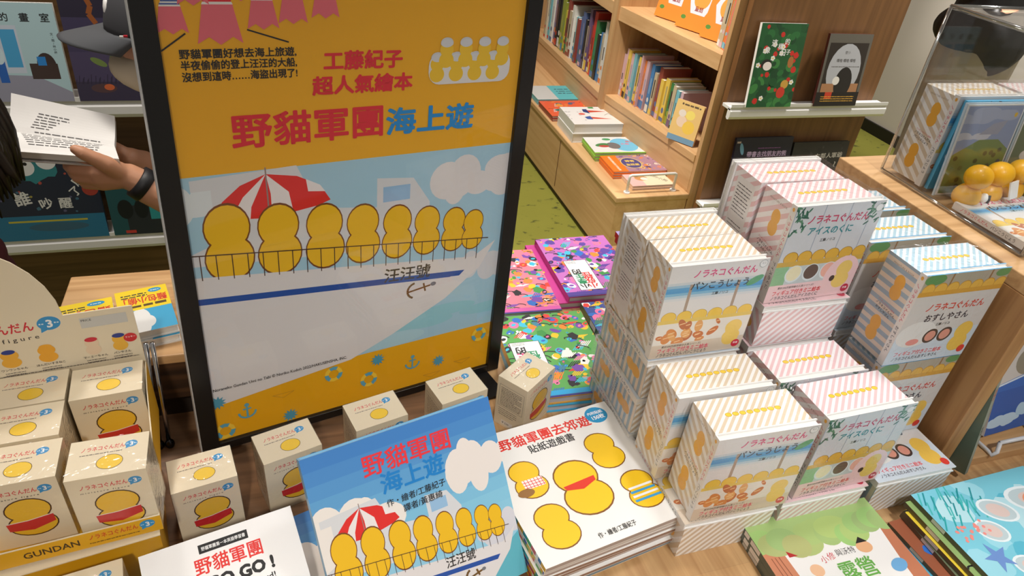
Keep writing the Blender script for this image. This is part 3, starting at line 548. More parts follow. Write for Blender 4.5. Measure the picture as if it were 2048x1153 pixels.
#@@TRAY
def tray():
    t = thing('display_tray', 'yellow and cream cardboard counter tray with tall rounded header card', 'display tray', (-.3442, .4915, TZ-.0015), z90(6.5)); W = .196; D = .176; cr = M(CREAM, .5, .1); ye = M((226, 170, 24), .5, .1); g = G()
    g.box(0, 0, 0, W, D, .0012, ye); L = .022
    g.box(0, -.0012, 0, W, 0, L, cr); p = FRONT(g, 0, -.0012, 0, W, L-.0008); p.bg((226, 170, 24)); p.text('GUNDAN', W-.118, L*.5, .0115, (60, 40, 20), .03, 0, width=.046); p.text(TXT1, W-.064, L*.62, .0075, (206, 48, 34), .03, 0, width=.043); badge(p, W-.0125, L*.62, .0068); p.lines(W-.064, L*.22, W-.02, 1, 1, .0013, (110, 70, 30)); g.build('front_lip', t)
    for nm, x in (('side_wall', 0), ('side_wall', W-.0012)):
        g = G(); pr = [(0, 0), (D, 0), (D, .078), (D*.75, .074), (D*.3, .04), (.02, .026), (0, L)]; n = len(pr); vs = [(x+dx, a, b) for dx in (0, .0012) for a, b in pr]; g.add(vs, [(i, (i+1) % n, n+(i+1) % n, n+i) for i in range(n)], cr); g.add(vs, [tuple(range(n-1, -1, -1))], cr if x else ye); g.add(vs, [tuple(range(n, 2*n))], ye if x else cr); g.build(nm, t)
    g = G(); g.box(0, D-.0012, 0, W, D, .115, cr); pts = [(-.06, .085), (W, .085), (W, .156), (.132, .156)]+[(.037+.095*cos(a), .156+.098*sin(a)) for a in [pi*i/16 for i in range(1, 16)]]+[(-.066, .156), (-.06, .085)]
    hp = Matrix.Translation((0, D, 0)) @ Matrix.Rotation(pi/2, 4, 'X'); g.prism(pts, -.0, .0014, cr, hp)
    p = FRONT(g, 0, D-.0014, 0, W, .27, ink=(.5, .1)); p.clip = (-.06, .085, W, .27); p.text(TXT1, .016, .147, .0135, (214, 40, 56), .04, .02, width=.088, align='l'); badge(p, .118, .149, .0105); p.text('m i n i a t u r e   f i g u r e', -.002+.014, .133, .0075, (50, 42, 38), .01, .02, width=.094)
    p.blob(.042, .197, .074, .086, (244, 194, 24), (90, 50, 20)); p.poly([(.006, .193), (.044, .194), (.078, .2), (.08, .176), (.044, .168), (.006, .172)], (214, 36, 32)); p.line([(.006, .194), (.044, .195), (.078, .201)], .0018, (240, 236, 230))
    p.rect(.134+.011, .136, .189, .149, (206, 204, 198)); p.text('PRICE', .146, .146, .0038, (60, 60, 60), .02)
    for i, (x, c) in enumerate(((.075, (238, 176, 56)), (.108, (240, 170, 44)), (.150, (232, 206, 176)), (.176, (236, 180, 60)))): p.blob(x, .111, .018 if i < 2 else .015, .022, c); p.ell(x, .12, .006, .003, [(40, 60, 140), (240, 170, 44), (206, 40, 60), (40, 60, 140)][i]); p.text(['ワンワンちゃん', 'ほんだいすきねこ', 'マーミーちゃん', 'パンやさん'][i], x, .097, .0034, (60, 50, 44), .02, 0, 'c'); p.lines(x-.009, .092, x+.009, 2, .0026, .001, (110, 100, 92))
    p.ell(.187, .115, .0065, .006, (206, 36, 44)); p.text('ラッキー', .187, .116, .0026, (250, 240, 240), .02, 0, 'c'); p.lines(.02, .0885, W-.005, 1, 1, .0011, (110, 100, 90)); g.build('header_card', t, solid=0); return t
tray()
def tray2():
    t = thing('display_tray', 'lower yellow counter tray with folded cream card, beneath the tall one', 'display tray', (-.38, .485, T), z90(9)); cr = M(CREAM, .5, .1); ye = M((222, 166, 22), .5, .1); W = .226; D = .165; H = .09
    g = G(); g.box(0, 0, 0, W, D, .0015, ye); g.box(0, 0, .0015, .0015, D, H, ye); g.box(W-.0015, 0, .0015, W, D, H, ye); g.box(.0015, D-.0015, .0015, W-.0015, D, H, ye); g.box(.0015, 0, .0015, W-.0015, .0015, H, ye); g.build('tray_body', t)
    g = G(); g.box(-.0, -.012, H, W+.002, D, H+.0012, cr); p = TOP(g, 0, -.012, H+.0012, W, .06); p.lines(.03, .012, W-.02, 1, 1, .0013, (110, 100, 90)); p.lines(.14, .022, .2, 3, .004, .0014, (90, 80, 72)); p.lines(.07, .02, .12, 2, .004, .0014, (90, 80, 72)); g.build('folded_card', t); return t
tray2()
#@@FRAME
# ------------------------------------------------------------------ framed poster
def poster():
    yaw, lean, roll = radians(14.5), radians(2.05), radians(2.12)
    e = Vector((cos(yaw), sin(yaw), 0)); h = Vector((-e.y, e.x, 0)); up = Vector((0, 0, cos(lean)))+h*sin(lean)
    ex = e*cos(roll)-up*sin(roll); ey = up*cos(roll)+e*sin(roll); n = ex.cross(ey)
    t = thing('poster_frame', 'tall black framed yellow poster with big red and blue title', 'framed poster')
    t.matrix_world = Matrix(((ex.x, ey.x, n.x, -.130), (ex.y, ey.y, n.y, .677), (ex.z, ey.z, n.z, .798), (0, 0, 0, 1)))
    W, H, d = .4345, .605, .018; x0, x1, y0, y1 = .0202, .4143, .0118, H-.0202
    g = G(); fm = BLACK
    for a in ((0, 0, x0, H), (x1, 0, W, H), (x0, 0, x1, y0), (x0, y1, x1, H)): g.box(a[0], a[1], -d, a[2], a[3], .0, fm)
    sv = M((206, 206, 206), .35, 0, .0); g.box(-.0012, 0, -d, 0, H, -.003, sv); g.box(W, 0, -d, W+.0012, H, -.003, sv); g.box(x0, y0, -d, x1, y1, -d+.003, BLACK); g.build('frame', t, bevel=.0008)
    g = G(); z = -.006; g.box(x0, y0, z-.001, x1, y1, z, M((240, 190, 30), .6))
    p = Pr(g, (0, 0, z), (1, 0, 0), (0, 1, 0), W, H, eps=9e-6, ink=(.6, 0)); p.clip = (x0, y0, x1, y1); YE = (238, 174, 10); RD = (222, 34, 52); BL = (22, 140, 212)
    p.rect(x0, y0, x1, y1, YE); p.rect(x0, .0915, x1, .372, (166, 206, 226)); p.k += 1
    p.cloud(.37, .33, .10, .07, (226, 222, 222), 4); p.cloud(.05, .34, .10, .06, (222, 230, 234), 12); p.cloud(.38, .19, .08, .06, (214, 216, 222), 6); p.cloud(.30, .125, .25, .035, (150, 206, 220), 7); p.cloud(.16, .105, .22, .03, (176, 214, 228), 17)
    ship(p, .0205, .118, .392, .25, False); p.poly([(x0, .2), (.34, .17), (.3228, .1646), (.23, .122), (.17, .11), (x0, .10)], (226, 222, 222)); p.poly([(x0, .2262), (.345, .1935), (.34, .1862), (x0, .2185)], (34, 80, 165)); p.text('汪汪號', .2425, .2085, .022, (60, 56, 54), .03, -.07, width=.066)
    a, b, r = .287, .1765, .0105; br = (120, 84, 30); p.line([(a-r, b-r*.1), (a+r*2.2, b+r*.35)], r*.24, br); p.line([(a+r*1.2, b+r*.85), (a+r*1.5, b-r*.4)], r*.24, br); p.line([(a+r*.1+r*1.1*cos(q), b+r*1.1*sin(q)) for q in [1.7+i*.3 for i in range(10)]], r*.3, br); p.ell(a+r*2.6, b+r*.45, r*.4, r*.3, (120, 120, 126))
    PK = (232, 108, 122)
    for i, (x, y, s_) in enumerate(((.033, .531, 1), (.0735, .53, 1.5), (.114, .536, 1.1), (.143, .540, 1.05), (.1755, .545, 1.05), (.053, .556, 1), (.095, .56, 1), (.13, .562, .9))):
        w_ = .022*s_; p.poly([(x-w_*.62, y-w_*.8), (x-w_*.4, y+w_*.3), (x, y+w_*.72), (x+w_*.4, y+w_*.3), (x+w_*.62, y-w_*.8), (x+w_*.35, y-w_*.62), (x, y-w_*.84), (x-w_*.3, y-w_*.62)], PK)
        p.poly([(x-w_*.42, y+w_*.26), (x-w_*.25, y+w_*.62), (x, y+w_*.78), (x+w_*.25, y+w_*.62), (x+w_*.42, y+w_*.26)], (236, 232, 228)); q = RD if i == 1 else (60, 90, 160)
        for j in range(3): p.line([(x-w_*(.38-.06*j), y+w_*(.36+.12*j)), (x+w_*(.38-.06*j), y+w_*(.36+.12*j))], w_*.06, q); p.k -= 1
    p.k += 2; p.line([(.0207, .4978), (.0432, .5132)], .0014, (20, 18, 16)); p.line([(.0983, .5159), (.1374, .5035)], .0014, (20, 18, 16))
    for s_, y in (('野貓軍團好想去海上旅遊,', .4955), ('半夜偷偷的登上汪汪的大船,', .4850), ('沒想到這時……海盜出現了!', .4742)): p.text(s_, .0352, y-.001, .0095, (24, 20, 16), .045, .0, width=.109)
    p.text('工藤紀子', .1713, .4838, .0205, RD, .06, 0, width=.0885); p.text('超人氣繪本', .159, .4583, .0205, RD, .06, 0, width=.1135)
    p.text('野貓軍團', .0735, .416, .0385, RD, .042, 0, width=.164); p.text('海上遊', .2415, .413, .033, BL, .055, 0, width=.113)
    p.rrect(.2925, .4525, .4, .488, .014, (226, 224, 224)); 
    for i in range(8): x = .303+.0245*(i % 4)+(.011 if i > 3 else 0); y = .470+(.016 if i > 3 else 0); p.k += 0; p.ell(x, y+.013, .008, .006, (206, 208, 212)); p.blob(x, y, .019, .028, (240, 196, 40)); p.ell(x, y+.0125, .0075, .0045, (214, 216, 220))
    p.text('Noraneko Gundan Umi no Tabi © Noriko Kudoh 2022/HAKUSENSHA, INC.', .022, .0945, .0062, (24, 22, 20), .02, 0, width=.169)
    def anchor(x, y, r, c): p.line([(x, y-r), (x, y+r*.7)], r*.22, c); p.line([(x-r*.5, y+r*.35), (x+r*.5, y+r*.35)], r*.2, c); p.line([(x+r*cos(q), y-r*.1+r*.9*sin(q)) for q in [pi+pi*i/8 for i in range(9)]], r*.25, c); p.ell(x, y+r*.95, r*.28, r*.28, c)
    LB = (92, 168, 196); anchor(.0587, .049, .0105, LB); anchor(.2881, .055, .0105, LB)
    for x, y in ((.1724, .0715), (.03, .026), (.222, .046), (.3954, .074)):
        for i in range(12):
            q0, q1 = i*pi/6, (i+1)*pi/6; p.k -= 1 if i else 0; p.poly([(x+.007*cos(q0), y+.007*sin(q0)), (x+.0125*cos(q0), y+.0125*sin(q0)), (x+.0125*cos(q1), y+.0125*sin(q1)), (x+.007*cos(q1), y+.007*sin(q1))], LB if (i//2) % 2 else (246, 206, 60))
    for x, y in ((.0255, .074), (.112, .022), (.235, .076), (.33, .045)):
        p.poly([(x+(.0105 if i % 2 else .006)*cos(i*pi/11), y+(.0105 if i % 2 else .006)*sin(i*pi/11)) for i in range(22)], (80, 158, 186))
    for x, y in ((.105, .062), (.32, .025), (.37, .035)): p.line([(x-.014, y), (x, y-.007), (x+.014, y), (x-.014, y)], .0007, (200, 150, 40))
    g.build('poster_sheet', t)
    g = G(); g.add([(x0, y0, -.0025), (x1, y0, -.0025), (x1, y1, -.0025), (x0, y1, -.0025)], [(0, 1, 2, 3)], PANE); g.build('glazing', t)
    for fx_ in (.385, .02):
        g = G(); g.box(fx_, -.0, -.10, fx_+.03, .006, -d-.0005, BLACK); g.box(fx_, -.004 if fx_ > .2 else -.0165, -.10, fx_+.03, 0, .055 if fx_ > .2 else -.02, BLACK); g.build('stand_foot', t)
    return t
poster()
g = G(); t = thing('wire_easel', 'slim chrome wire easel leg standing left of the poster frame', 'easel', (-.186, .70, T))
g.tube([(.0, .02, .006), (.002, .035, .075), (.006, .05, .15)], .003, CHROME); g.tube([(.011, .02, .006), (.012, .035, .075), (.013, .05, .15)], .003, CHROME); g.build('leg', t, True)
g = G(); g.ball((0, .018, .007), (.006, .006, .007), M((50, 48, 48), .15, 0, 1.0)); g.ball((.012, .018, .007), (.006, .006, .007), M((50, 48, 48), .15, 0, 1.0)); g.build('foot', t, True)
#@@FRONTBOOKS
# ------------------------------------------------------------------ books on the table, front
make_book('picture_book', 'blue picture book leaning upright in front of cream cartons, ship cover', 'picture book', .2127, .2075, .012, Vector((.0135, .388, T+.0065))-Vector((0, 0, 0)), stand_rot(14, 35), blue_cover, board=(120, 180, 220), coat=.5)
make_book('picture_book', 'blue picture book lying flat, half hidden below the white one', 'picture book', .2127, .2075, .012, *lie(-.145, .315, T, 16), blue_cover, board=(120, 180, 220), coat=.5)
make_book('board_book', 'white rounded-corner book with black GO GO lettering, leaning at front', 'picture book', .146, .155, .014, atz(280, 1122, .862)-.155*Vector((-.190, .8936, .4067))-Vector((0, 0, 0)), stand_rot(12, 66), go_cover, rc=.014, coat=.4)
sb = None; rd = random.Random(11); gs = 'books in the stack topped by the sticker book'
nS = 9; zz = T
for i in range(nS):
    th = .0055 if i < nS-1 else .007; lb = 'white sticker book with yellow shapes, %s of the stack at centre' % ordn(0) if i == nS-1 else 'thin book, %s in the stack under the white sticker book' % ordn(nS-1-i)
    bc = rd.choice([(150, 90, 60), (206, 60, 56), (110, 150, 90), (90, 140, 180), (214, 210, 204), (190, 150, 110)])
    def eart(p, i=i): p.bg((240, 238, 234))
    def sart(q, i=i):
        r2 = random.Random(i*7+1); x = 0
        q.bg((224, 220, 214))
        while x < q.W: w_ = r2.uniform(.003, .016); q.k = 3; q.rect(x, 0, x+w_, q.H, r2.choice([(224, 220, 214), (40, 150, 160), (80, 160, 70), (230, 180, 40), (206, 60, 56), (60, 100, 170), (236, 236, 230)])); x += w_
    make_book('sticker_book', lb, 'sticker book', .203, .2, th, *lie(.228+rd.uniform(-.002, .003), .402+rd.uniform(-.002, .003), zz, 9+rd.uniform(-.7, .7) if i < nS-1 else 9.3), sticker_cover if i == nS-1 else eart, edge=rd.choice([(204, 196, 188), (150, 118, 98), (186, 90, 76), (120, 140, 150), (176, 160, 150)]), group=gs, spine_art=sart, soft=True, rc=.012 if i == nS-1 else 0)
    zz += th+.0006
def stack(name, base, cat, W, H, ths, x, y, z, yaw, art, group, colors, wob=2.0, seed=1, edge=(226, 222, 214), shift=(0, 0), **k):
    r2 = random.Random(seed); n = len(ths)
    for i, th in enumerate(ths):
        top = i == n-1; a = yaw+(0 if top else r2.uniform(-wob, wob)); sx, sy = (0, 0) if top else (r2.uniform(-.004, .004)+shift[0]*(n-1-i), r2.uniform(-.003, .003)+shift[1]*(n-1-i)); c = colors[i % len(colors)]
        def plain(p, c=c, s=i): busy(p, s+seed, c, BR[:6], 12, (.004, .012))
        make_book(name, base % ordn(n-1-i), cat, W, H, th, *lie(x+sx, y+sy, z, a), art if top else plain, edge=edge, board=c, group=group, **k); z += th+.0006
    return z
def sp(c1, c2):
    def f(q):
        r2 = random.Random(c1[0]+c2[1]); q.bg(c1); x = .01
        while x < q.W-.02: w_ = r2.uniform(.004, .03); q.k = 3; q.rect(x, q.H*.1, x+w_, q.H*.9, r2.choice([c1, c2, c1, (230, 226, 220)])); x += w_+.004
    return f
stack('picture_book', 'green and white camping picture book, %s of the front right stack', 'picture book', .187, .24, (.009, .009, .009), .496, .182, T, -.5, camp_cover, 'camping picture books', [(74, 92, 84), (120, 150, 120), (238, 236, 230)], 1.2, 3, spine_art=sp((84, 96, 88), (150, 176, 150)))
stack('picture_book', 'aqua sea-creature picture book, %s of the rightmost front stack', 'picture book', .205, .24, (.006, .006, .006, .0065, .007, .007), .745, .162, T, 1.5, shell_cover, 'sea picture books', [(90, 180, 210), (160, 90, 60), (110, 120, 90), (236, 206, 60), (150, 180, 110), (110, 190, 215)], 2.2, 5, shift=(-.007, -.004), spine_art=sp((90, 80, 60), (236, 206, 60)))
#@@COMICS
def comic(seed, base, pal, plate, c1, c2, bar=None):
    def f(p):
        busy(p, seed, base, pal, 230, (.0025, .013)); W, H = p.W, p.H
        if bar: p.rect(0, 0, W, H*.07, bar); p.rect(0, H*.0, W, H*.02, (60, 50, 130))
        if plate: title_plate(p, *plate, '小妖怪', '小學生的', c1, c2)
    return f
G_ = (30, 140, 90); R_ = (214, 50, 50); K_ = (30, 28, 30); P_ = (226, 60, 130)
cg = 'comic books on the table behind the poster'
stack('comic_book', 'purple comic with white title plate, %s of stack beside beige boxes', 'comic book', .148, .2, (.013, .013), .458, .918, T, -1, comic(3, (196, 110, 190), BR+[(90, 60, 160)]*4, (.030, .018, .074, .115), [R_], [K_, G_, G_, K_], (80, 60, 150)), cg, [(206, 60, 150), (190, 50, 130)], 5, 7, edge=(190, 190, 194), coat=.6, shift=(-.022, .002))
stack('comic_book', 'orange and pink comic, %s of stack half hidden behind poster', 'comic book', .148, .2, (.012, .013), .285, .893, T, -3, comic(8, (230, 130, 150), BR+[(240, 140, 60)]*3, None, None, None, (216, 90, 170)), cg, [(110, 70, 170), (90, 150, 80)], 4, 9, edge=(170, 174, 184), coat=.6)
stack('comic_book', 'green comic with sky blue base, %s of stack nearest poster frame', 'comic book', .156, .2, (.013, .014), .300, .682, T, -2, comic(14, (92, 168, 84), BR, (.010, .055, .058, .13), [G_], [K_, P_, P_], (40, 170, 226)), cg, [(60, 170, 216), (214, 160, 60)], 3, 4, edge=(180, 180, 184), coat=.6)
stack('comic_book', 'dark blue monster comic with green spine, %s of stack behind beige boxes', 'comic book', .148, .2, (.012, .013), .470, .700, T, -1, comic(21, (52, 80, 156), BR, None, None, None), cg, [(70, 120, 60), (60, 130, 60)], 2, 8, coat=.6, spine_art=sp((56, 100, 50), (30, 60, 40)))
stack('comic_book', 'red edged comic, %s of the stack farthest right on table', 'comic book', .148, .2, (.012, .012), .640, .930, T, -1, comic(31, (160, 150, 200), BR, None, None, None), cg, [(206, 40, 50), (206, 40, 50)], 1, 3, coat=.6)
#@@RISER
# ------------------------------------------------------------------ table and risers
t = thing('display_table', 'oak display table carrying all the boxes, books and poster', 'table', (.3, .6, 0)); g = G()
g.prism([(-.9, -.45), (1.1, -.45), (1.1, .515), (-.05, .515), (-.05, .37), (-.9, .37)], T-.03, T, OAK); g.build('table_top', t, bevel=.002)
g = G(); g.prism([(-.899, -.30), (-.06, -.30), (-.06, .115), (-.052, .369), (-.899, .369)], T, T+.0003, SHADETOP); DK = g.build('painted_shade_sheet', t)  # thin added sheet: painted shade over the left of the oak top
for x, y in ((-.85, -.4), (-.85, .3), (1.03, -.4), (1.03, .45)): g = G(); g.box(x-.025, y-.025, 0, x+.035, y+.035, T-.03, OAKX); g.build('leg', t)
t = thing('riser', 'low oak platform behind the tray with rough dark front face', 'riser', (-.05, .75, T)); zt = .127
g = G(); g.box(-.25, .0, zt-.014, .055, .2, zt, OAKT); g.build('top_board', t, bevel=.002); g = G(); g.box(-.245, .004, .058, .05, .018, zt-.014, GRAIN); g.build('front_panel', t); g = G(); g.box(-.25, .004, .052, .05, .02, .058, GRAIN); g.build('front_rail', t)
g = G(); g.box(-.24, .03, 0, .045, .19, .058, M((34, 24, 17), .8)); g.box(-.245, .018, .058, .045, .19, zt-.014, M((34, 24, 17), .8)); g.build('plinth', t)
def obi_cover(p):
    W, H = p.W, p.H; p.bg((60, 168, 214)); p.cloud(W*.25, H*.2, W*.7, H*.55, (236, 236, 234), 3); p.rect(0, H*.5, W, H, (246, 214, 36)); p.text('麵包小偷」', W*.96, H*.72, H*.17, (214, 60, 40), .05, pi, width=W*.82); p.lines(W*.06, H*.56, W*.94, 1, 1, H*.06, (90, 70, 30)); p.lines(W*.1, H*.86, W*.6, 2, H*.05, H*.03, (60, 60, 50)); p.ell(W*.76, H*.91, W*.13, H*.05, (40, 150, 200)); p.lines(W*.68, H*.9, W*.84, 1, 1, H*.02, (230, 240, 245))
ob = 'yellow banded books on the low oak platform'; za = T+zt
def obook(label, x, y, z, yaw, W=.062): return make_book('picture_book', label, 'picture book', W, .098, .012, *lie(x, y, z, yaw), obi_cover, edge=(230, 228, 222), board=(236, 234, 230), group=ob, coat=.5)
obook('yellow banded blue book with cloud, on top at platform edge', -.206, .766, za+.0126, 13.5); obook('yellow banded blue book underneath its twin at platform edge', -.206, .764, za, 12.5)
obook('yellow banded book farther left behind the tray header', -.292, .76, za, 13, .08)
def pinkc(p): busy(p, 5, (232, 226, 228), [(232, 90, 160), (240, 240, 240), (60, 50, 60), (246, 206, 60), (240, 130, 170)], 60, (.003, .01))
make_book('comic_book', 'pale pink speckled comic peeking out left of the poster frame', 'comic book', .09, .13, .012, *lie(-.139, .775, za, 10), pinkc, group=ob)
t = thing('display_counter', 'tall oak counter block holding the clear acrylic case', 'counter', (.835, .45, T)); zt = .325
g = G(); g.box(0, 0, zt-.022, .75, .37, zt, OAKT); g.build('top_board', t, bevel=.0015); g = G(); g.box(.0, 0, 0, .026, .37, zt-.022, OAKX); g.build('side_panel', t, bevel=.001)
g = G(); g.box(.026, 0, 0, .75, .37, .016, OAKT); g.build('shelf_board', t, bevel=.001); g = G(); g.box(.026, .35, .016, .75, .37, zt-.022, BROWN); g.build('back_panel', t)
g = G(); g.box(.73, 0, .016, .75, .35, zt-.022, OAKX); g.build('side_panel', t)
# below the counter
def green_cover(p): p.bg((74, 92, 74)); p.lines(.01, .2, .13, 6, .03, .008, (96, 112, 90), 0, 3)
b0 = Vector((.873, .428, T+.0165)); tp = aty(2000, 757, .452)
ax = (tp-b0).normalized(); ln = (tp-b0).length
t = make_book('picture_book', 'dark green book leaning against inside of the oak counter side', 'picture book', .115, ln, .0085, b0, (0, 0, 0), green_cover, board=(92, 108, 92), spine_art=lambda q: (q.bg((150, 160, 146)), q.text('野餐去', .02, q.H*.5, .0062, (190, 80, 70), .02), q.text('圖畫書', q.W*.5, q.H*.5, .005, (60, 70, 60), .02)))
side = Vector((-.30, 1, 0)); side = (side-ax*side.dot(ax)).normalized(); nn = ax.cross(side) if False else side.cross(ax)
t.matrix_world = Matrix(((side.x, ax.x, nn.x, b0.x), (side.y, ax.y, nn.y, b0.y), (side.z, ax.z, nn.z, b0.z), (0, 0, 0, 1)))
def whale_cover(p):
    W, H = p.W, p.H; p.bg((214, 206, 198)); p.rect(0, 0, W, H*.42, (28, 92, 176)); p.poly([(0, H*.42), (W*.5, H*.5), (W, H*.46), (W, H*.38), (0, H*.36)], (36, 104, 190)); p.line([(0, H*.41), (W*.5, H*.485), (W, H*.45)], .003, (226, 236, 244))
    p.cloud(.03, .02, .07, .02, (196, 220, 236), 3); p.cloud(.09, .035, .05, .03, (180, 212, 232), 5); p.poly([(0, H*.72), (W*.4, H*.86), (W*.4, H*.8), (0, H*.66)], (206, 36, 44)); p.poly([(.02, H*.98), (.11, H*1), (.11, H*.93), (.02, H*.9)], (206, 36, 44)); p.ell(.055, H*.58, .03, .024, (150, 140, 120)); p.rect(.048, H*.58, .062, H*.64, (214, 84, 40)); p.line([(.05, H*.7), (.09, H*.85)], .002, (90, 110, 170)); p.ell(.10, .06, .02, .012, (20, 50, 110))
make_book('picture_book', 'blue sea picture book upright on wire stand under the counter', 'picture book', .17, .205, .01, (.953, .485, T+.0245), stand_rot(4, 14), whale_cover, coat=.5)
t = thing('wire_stand', 'white bent wire book stand beneath the blue sea book', 'wire stand', (.945, .455, T+.016)); wm = M((230, 230, 230), .3)
for dx in (0, .11): g = G(); g.tube([(dx, .045, .0035), (dx, .0, .0035), (dx-.002, -.008, .0035), (dx+.003, -.009, .010), (dx+.01, -.002, .021)], .003, wm); g.tube([(dx, .045, .0035), (dx, .085, .0035), (dx, .10, .05), (dx, .115, .12)], .003, wm); g.build('prong', t, True)
g = G(); g.tube([(.01, -.002, .021), (.12, -.002, .021)], .003, wm); g.build('lip_bar', t, True)
#@@CASE
# ------------------------------------------------------------------ acrylic case and its contents
zc = T+.325
t = thing('acrylic_case', 'clear open-front acrylic case standing on the oak counter', 'display case', (.868, .515, zc)); W, D, H, th = .5, .25, .242, .004
for nm, bx in (('base_plate', (0, 0, .0002, W, D, .005)), ('side_pane', (0, 0, .005, th, D, H-th)), ('side_pane', (W-th, 0, .005, W, D, H-th)), ('back_pane', (th, D-th, .005, W-th, D, H-th)), ('top_pane', (0, 0, H-th, W, D, H))):
    g = G(); g.box(*bx, ACRYLIC); g.build(nm, t)
g = G(); em = clear('polished_acrylic_edge', (.8, .82, .82), 1.9, .1, 0, 3.0)
for a, b in (((0, D, .005), (0, D, H)), ((0, 0, .005), (0, 0, H)), ((0, 0, H), (0, D, H)), ((0, D, H), (W, D, H)), ((0, 0, H), (W, 0, H)), ((0, 0, .004), (0, D, .004)), ((0, 0, .004), (W, 0, .004)), ((W, D, .005), (W, D, H)), ((W, 0, .005), (W, 0, H))): g.tube([a, b], .0022, em, 8)
g.build('polished_edge', t, True); zi = zc+.0055
place_set('tan', 'beige striped box set standing inside the clear acrylic case', (.879, .700, zi), 0, False, 'boxed sets in the acrylic case')
place_set('pink', 'pink striped box set beside the beige one inside acrylic case', (1.014, .700, zi), 0, False, 'boxed sets in the acrylic case')
def hills(p):
    W, H = p.W, p.H; p.bg((150, 164, 196)); p.cloud(W*.4, H*.88, W*.9, H*.2, (176, 184, 206), 2); p.cloud(W*.2, H*.66, W*.6, H*.1, (204, 206, 216), 4); p.poly([(0, 0), (W, 0), (W, H*.5), (W*.75, H*.62), (W*.4, H*.62), (0, H*.45)], (128, 146, 84)); p.poly([(W*.35, H*.68), (W*.55, H*.8), (W*.8, H*.84), (W*.7, H*.68)], (166, 168, 184)); rd = random.Random(3)
    for i in range(24): p.ell(rd.uniform(0, W), rd.uniform(.05, .5)*H, .004, .0035, rd.choice([(84, 90, 110), (96, 100, 76), (110, 120, 70), (80, 84, 60)])); p.k -= 1
    p.k += 1; p.lump(W*.9, H*.9, .004, (236, 196, 60), rd)
def park(p): W, H = p.W, p.H; p.bg((112, 124, 90)); p.rect(0, 0, W, H*.3, (146, 150, 110)); p.ell(W*.3, H*.3, .014, .012, (236, 190, 70)); p.ell(W*.3, H*.42, .013, .008, (226, 220, 210)); p.ell(W*.7, H*.6, .03, .03, (84, 106, 76))
def framed(name, label, x, y, W, H, art, lean=6):
    t = thing(name, label, 'framed print', (x, y, zi), stand_rot(0, lean)); g = G(); g.box(.002, .002, .0, W-.002, H-.002, .002, M((230, 230, 226), .6)); p = TOP(g, .004, .004, .002, W-.008, H-.008); art(p); g.build('print', t); g = G(); g.box(0, 0, .0022, W, H, .005, ACRYLIC); g.box(0, 0, -.003, W, H, -.0002, M((196, 214, 224), .3)); g.build('acrylic_block', t)
framed('framed_print', 'framed print of green hill and grey sky inside acrylic case', .878, .672, .108, .132, hills); framed('framed_print', 'framed print of green park, right of the hill print', .990, .672, .108, .132, park)
g = G(); sl = (120, 196, 226); g.box(0, 0, 0, .12, .006, .131, M((90, 176, 216), .4)); p = FRONT(g, 0, 0, 0, .12, .131); busy(p, 3, (96, 180, 216), [(60, 140, 190), (230, 236, 240), (120, 200, 226)], 40, (.003, .01)); o = g.build('picture_card'); o.location = (.886, .692, zi); tag(o, 'bright blue picture card between beige box and hill print', 'card')
def figure(label, x, y, rz, prop):
    t = thing('vinyl_figurine', label, 'figurine', (x, y, zi), z90(rz), 'plain yellow figurines in the acrylic case'); ym = M((246, 182, 24), .4, .1)
    g = G(); g.ball((0, 0, .017), (.020, .018, .0172), ym, shape=lambda d: Vector((d.x*(1-.18*d.z), d.y*(1-.18*d.z), d.z))); g.build('torso', t, True)
    g = G(); g.ball((0, -.003, .045), (.0195, .018, .0165), ym); g.build('round_top', t, True)
    if prop == 'pages': g = G(); g.box(-.001, -.034, .006, .021, -.032, .030, M((244, 240, 232), .6), Matrix.Rotation(-.35, 4, 'X')); g.build('white_page', t)
    elif prop == 'snack': g = G(); g.ball((.014, -.019, .015), (.008, .006, .007), M((244, 240, 230), .5)); g.tube([(.014, -.0255, .009), (.014, -.026, .015), (.014, -.0245, .021)], .0017, M((40, 34, 30), .5)); g.build('white_snack', t, True)
    else: g = G(); g.ball((.019, -.017, .024), (.0085, .0085, .0085), M((90, 70, 60), .4)); g.tube([(.019, -.017, .004), (.019, -.017, .018)], [.003, .006], M((150, 150, 70), .5)); g.build('dark_scoop', t, True)
figure('plain yellow figurine with white snack, left end of three', .898, .640, 30, 'snack'); figure('plain yellow figurine behind a white page, middle of three', .944, .646, 15, 'pages'); figure('plain yellow figurine with dark scoop, right end of three', .989, .650, 15, 'scoop')
make_book('picture_book', 'thin picture book with blue band lying flat inside acrylic case', 'picture book', .13, .115, .010, *lie(.877, .520, zi, 1), lambda p: (setattr(p, 'W', .13), setattr(p, 'H', .115), cover_tan(p)), spine_art=lambda q: (q.bg((236, 230, 224)), q.text(TXT1, .012, q.H*.5, .0058, (214, 60, 86), .02), q.text('パンこうじょう', .062, q.H*.5, .0055, (50, 50, 56), .02)))
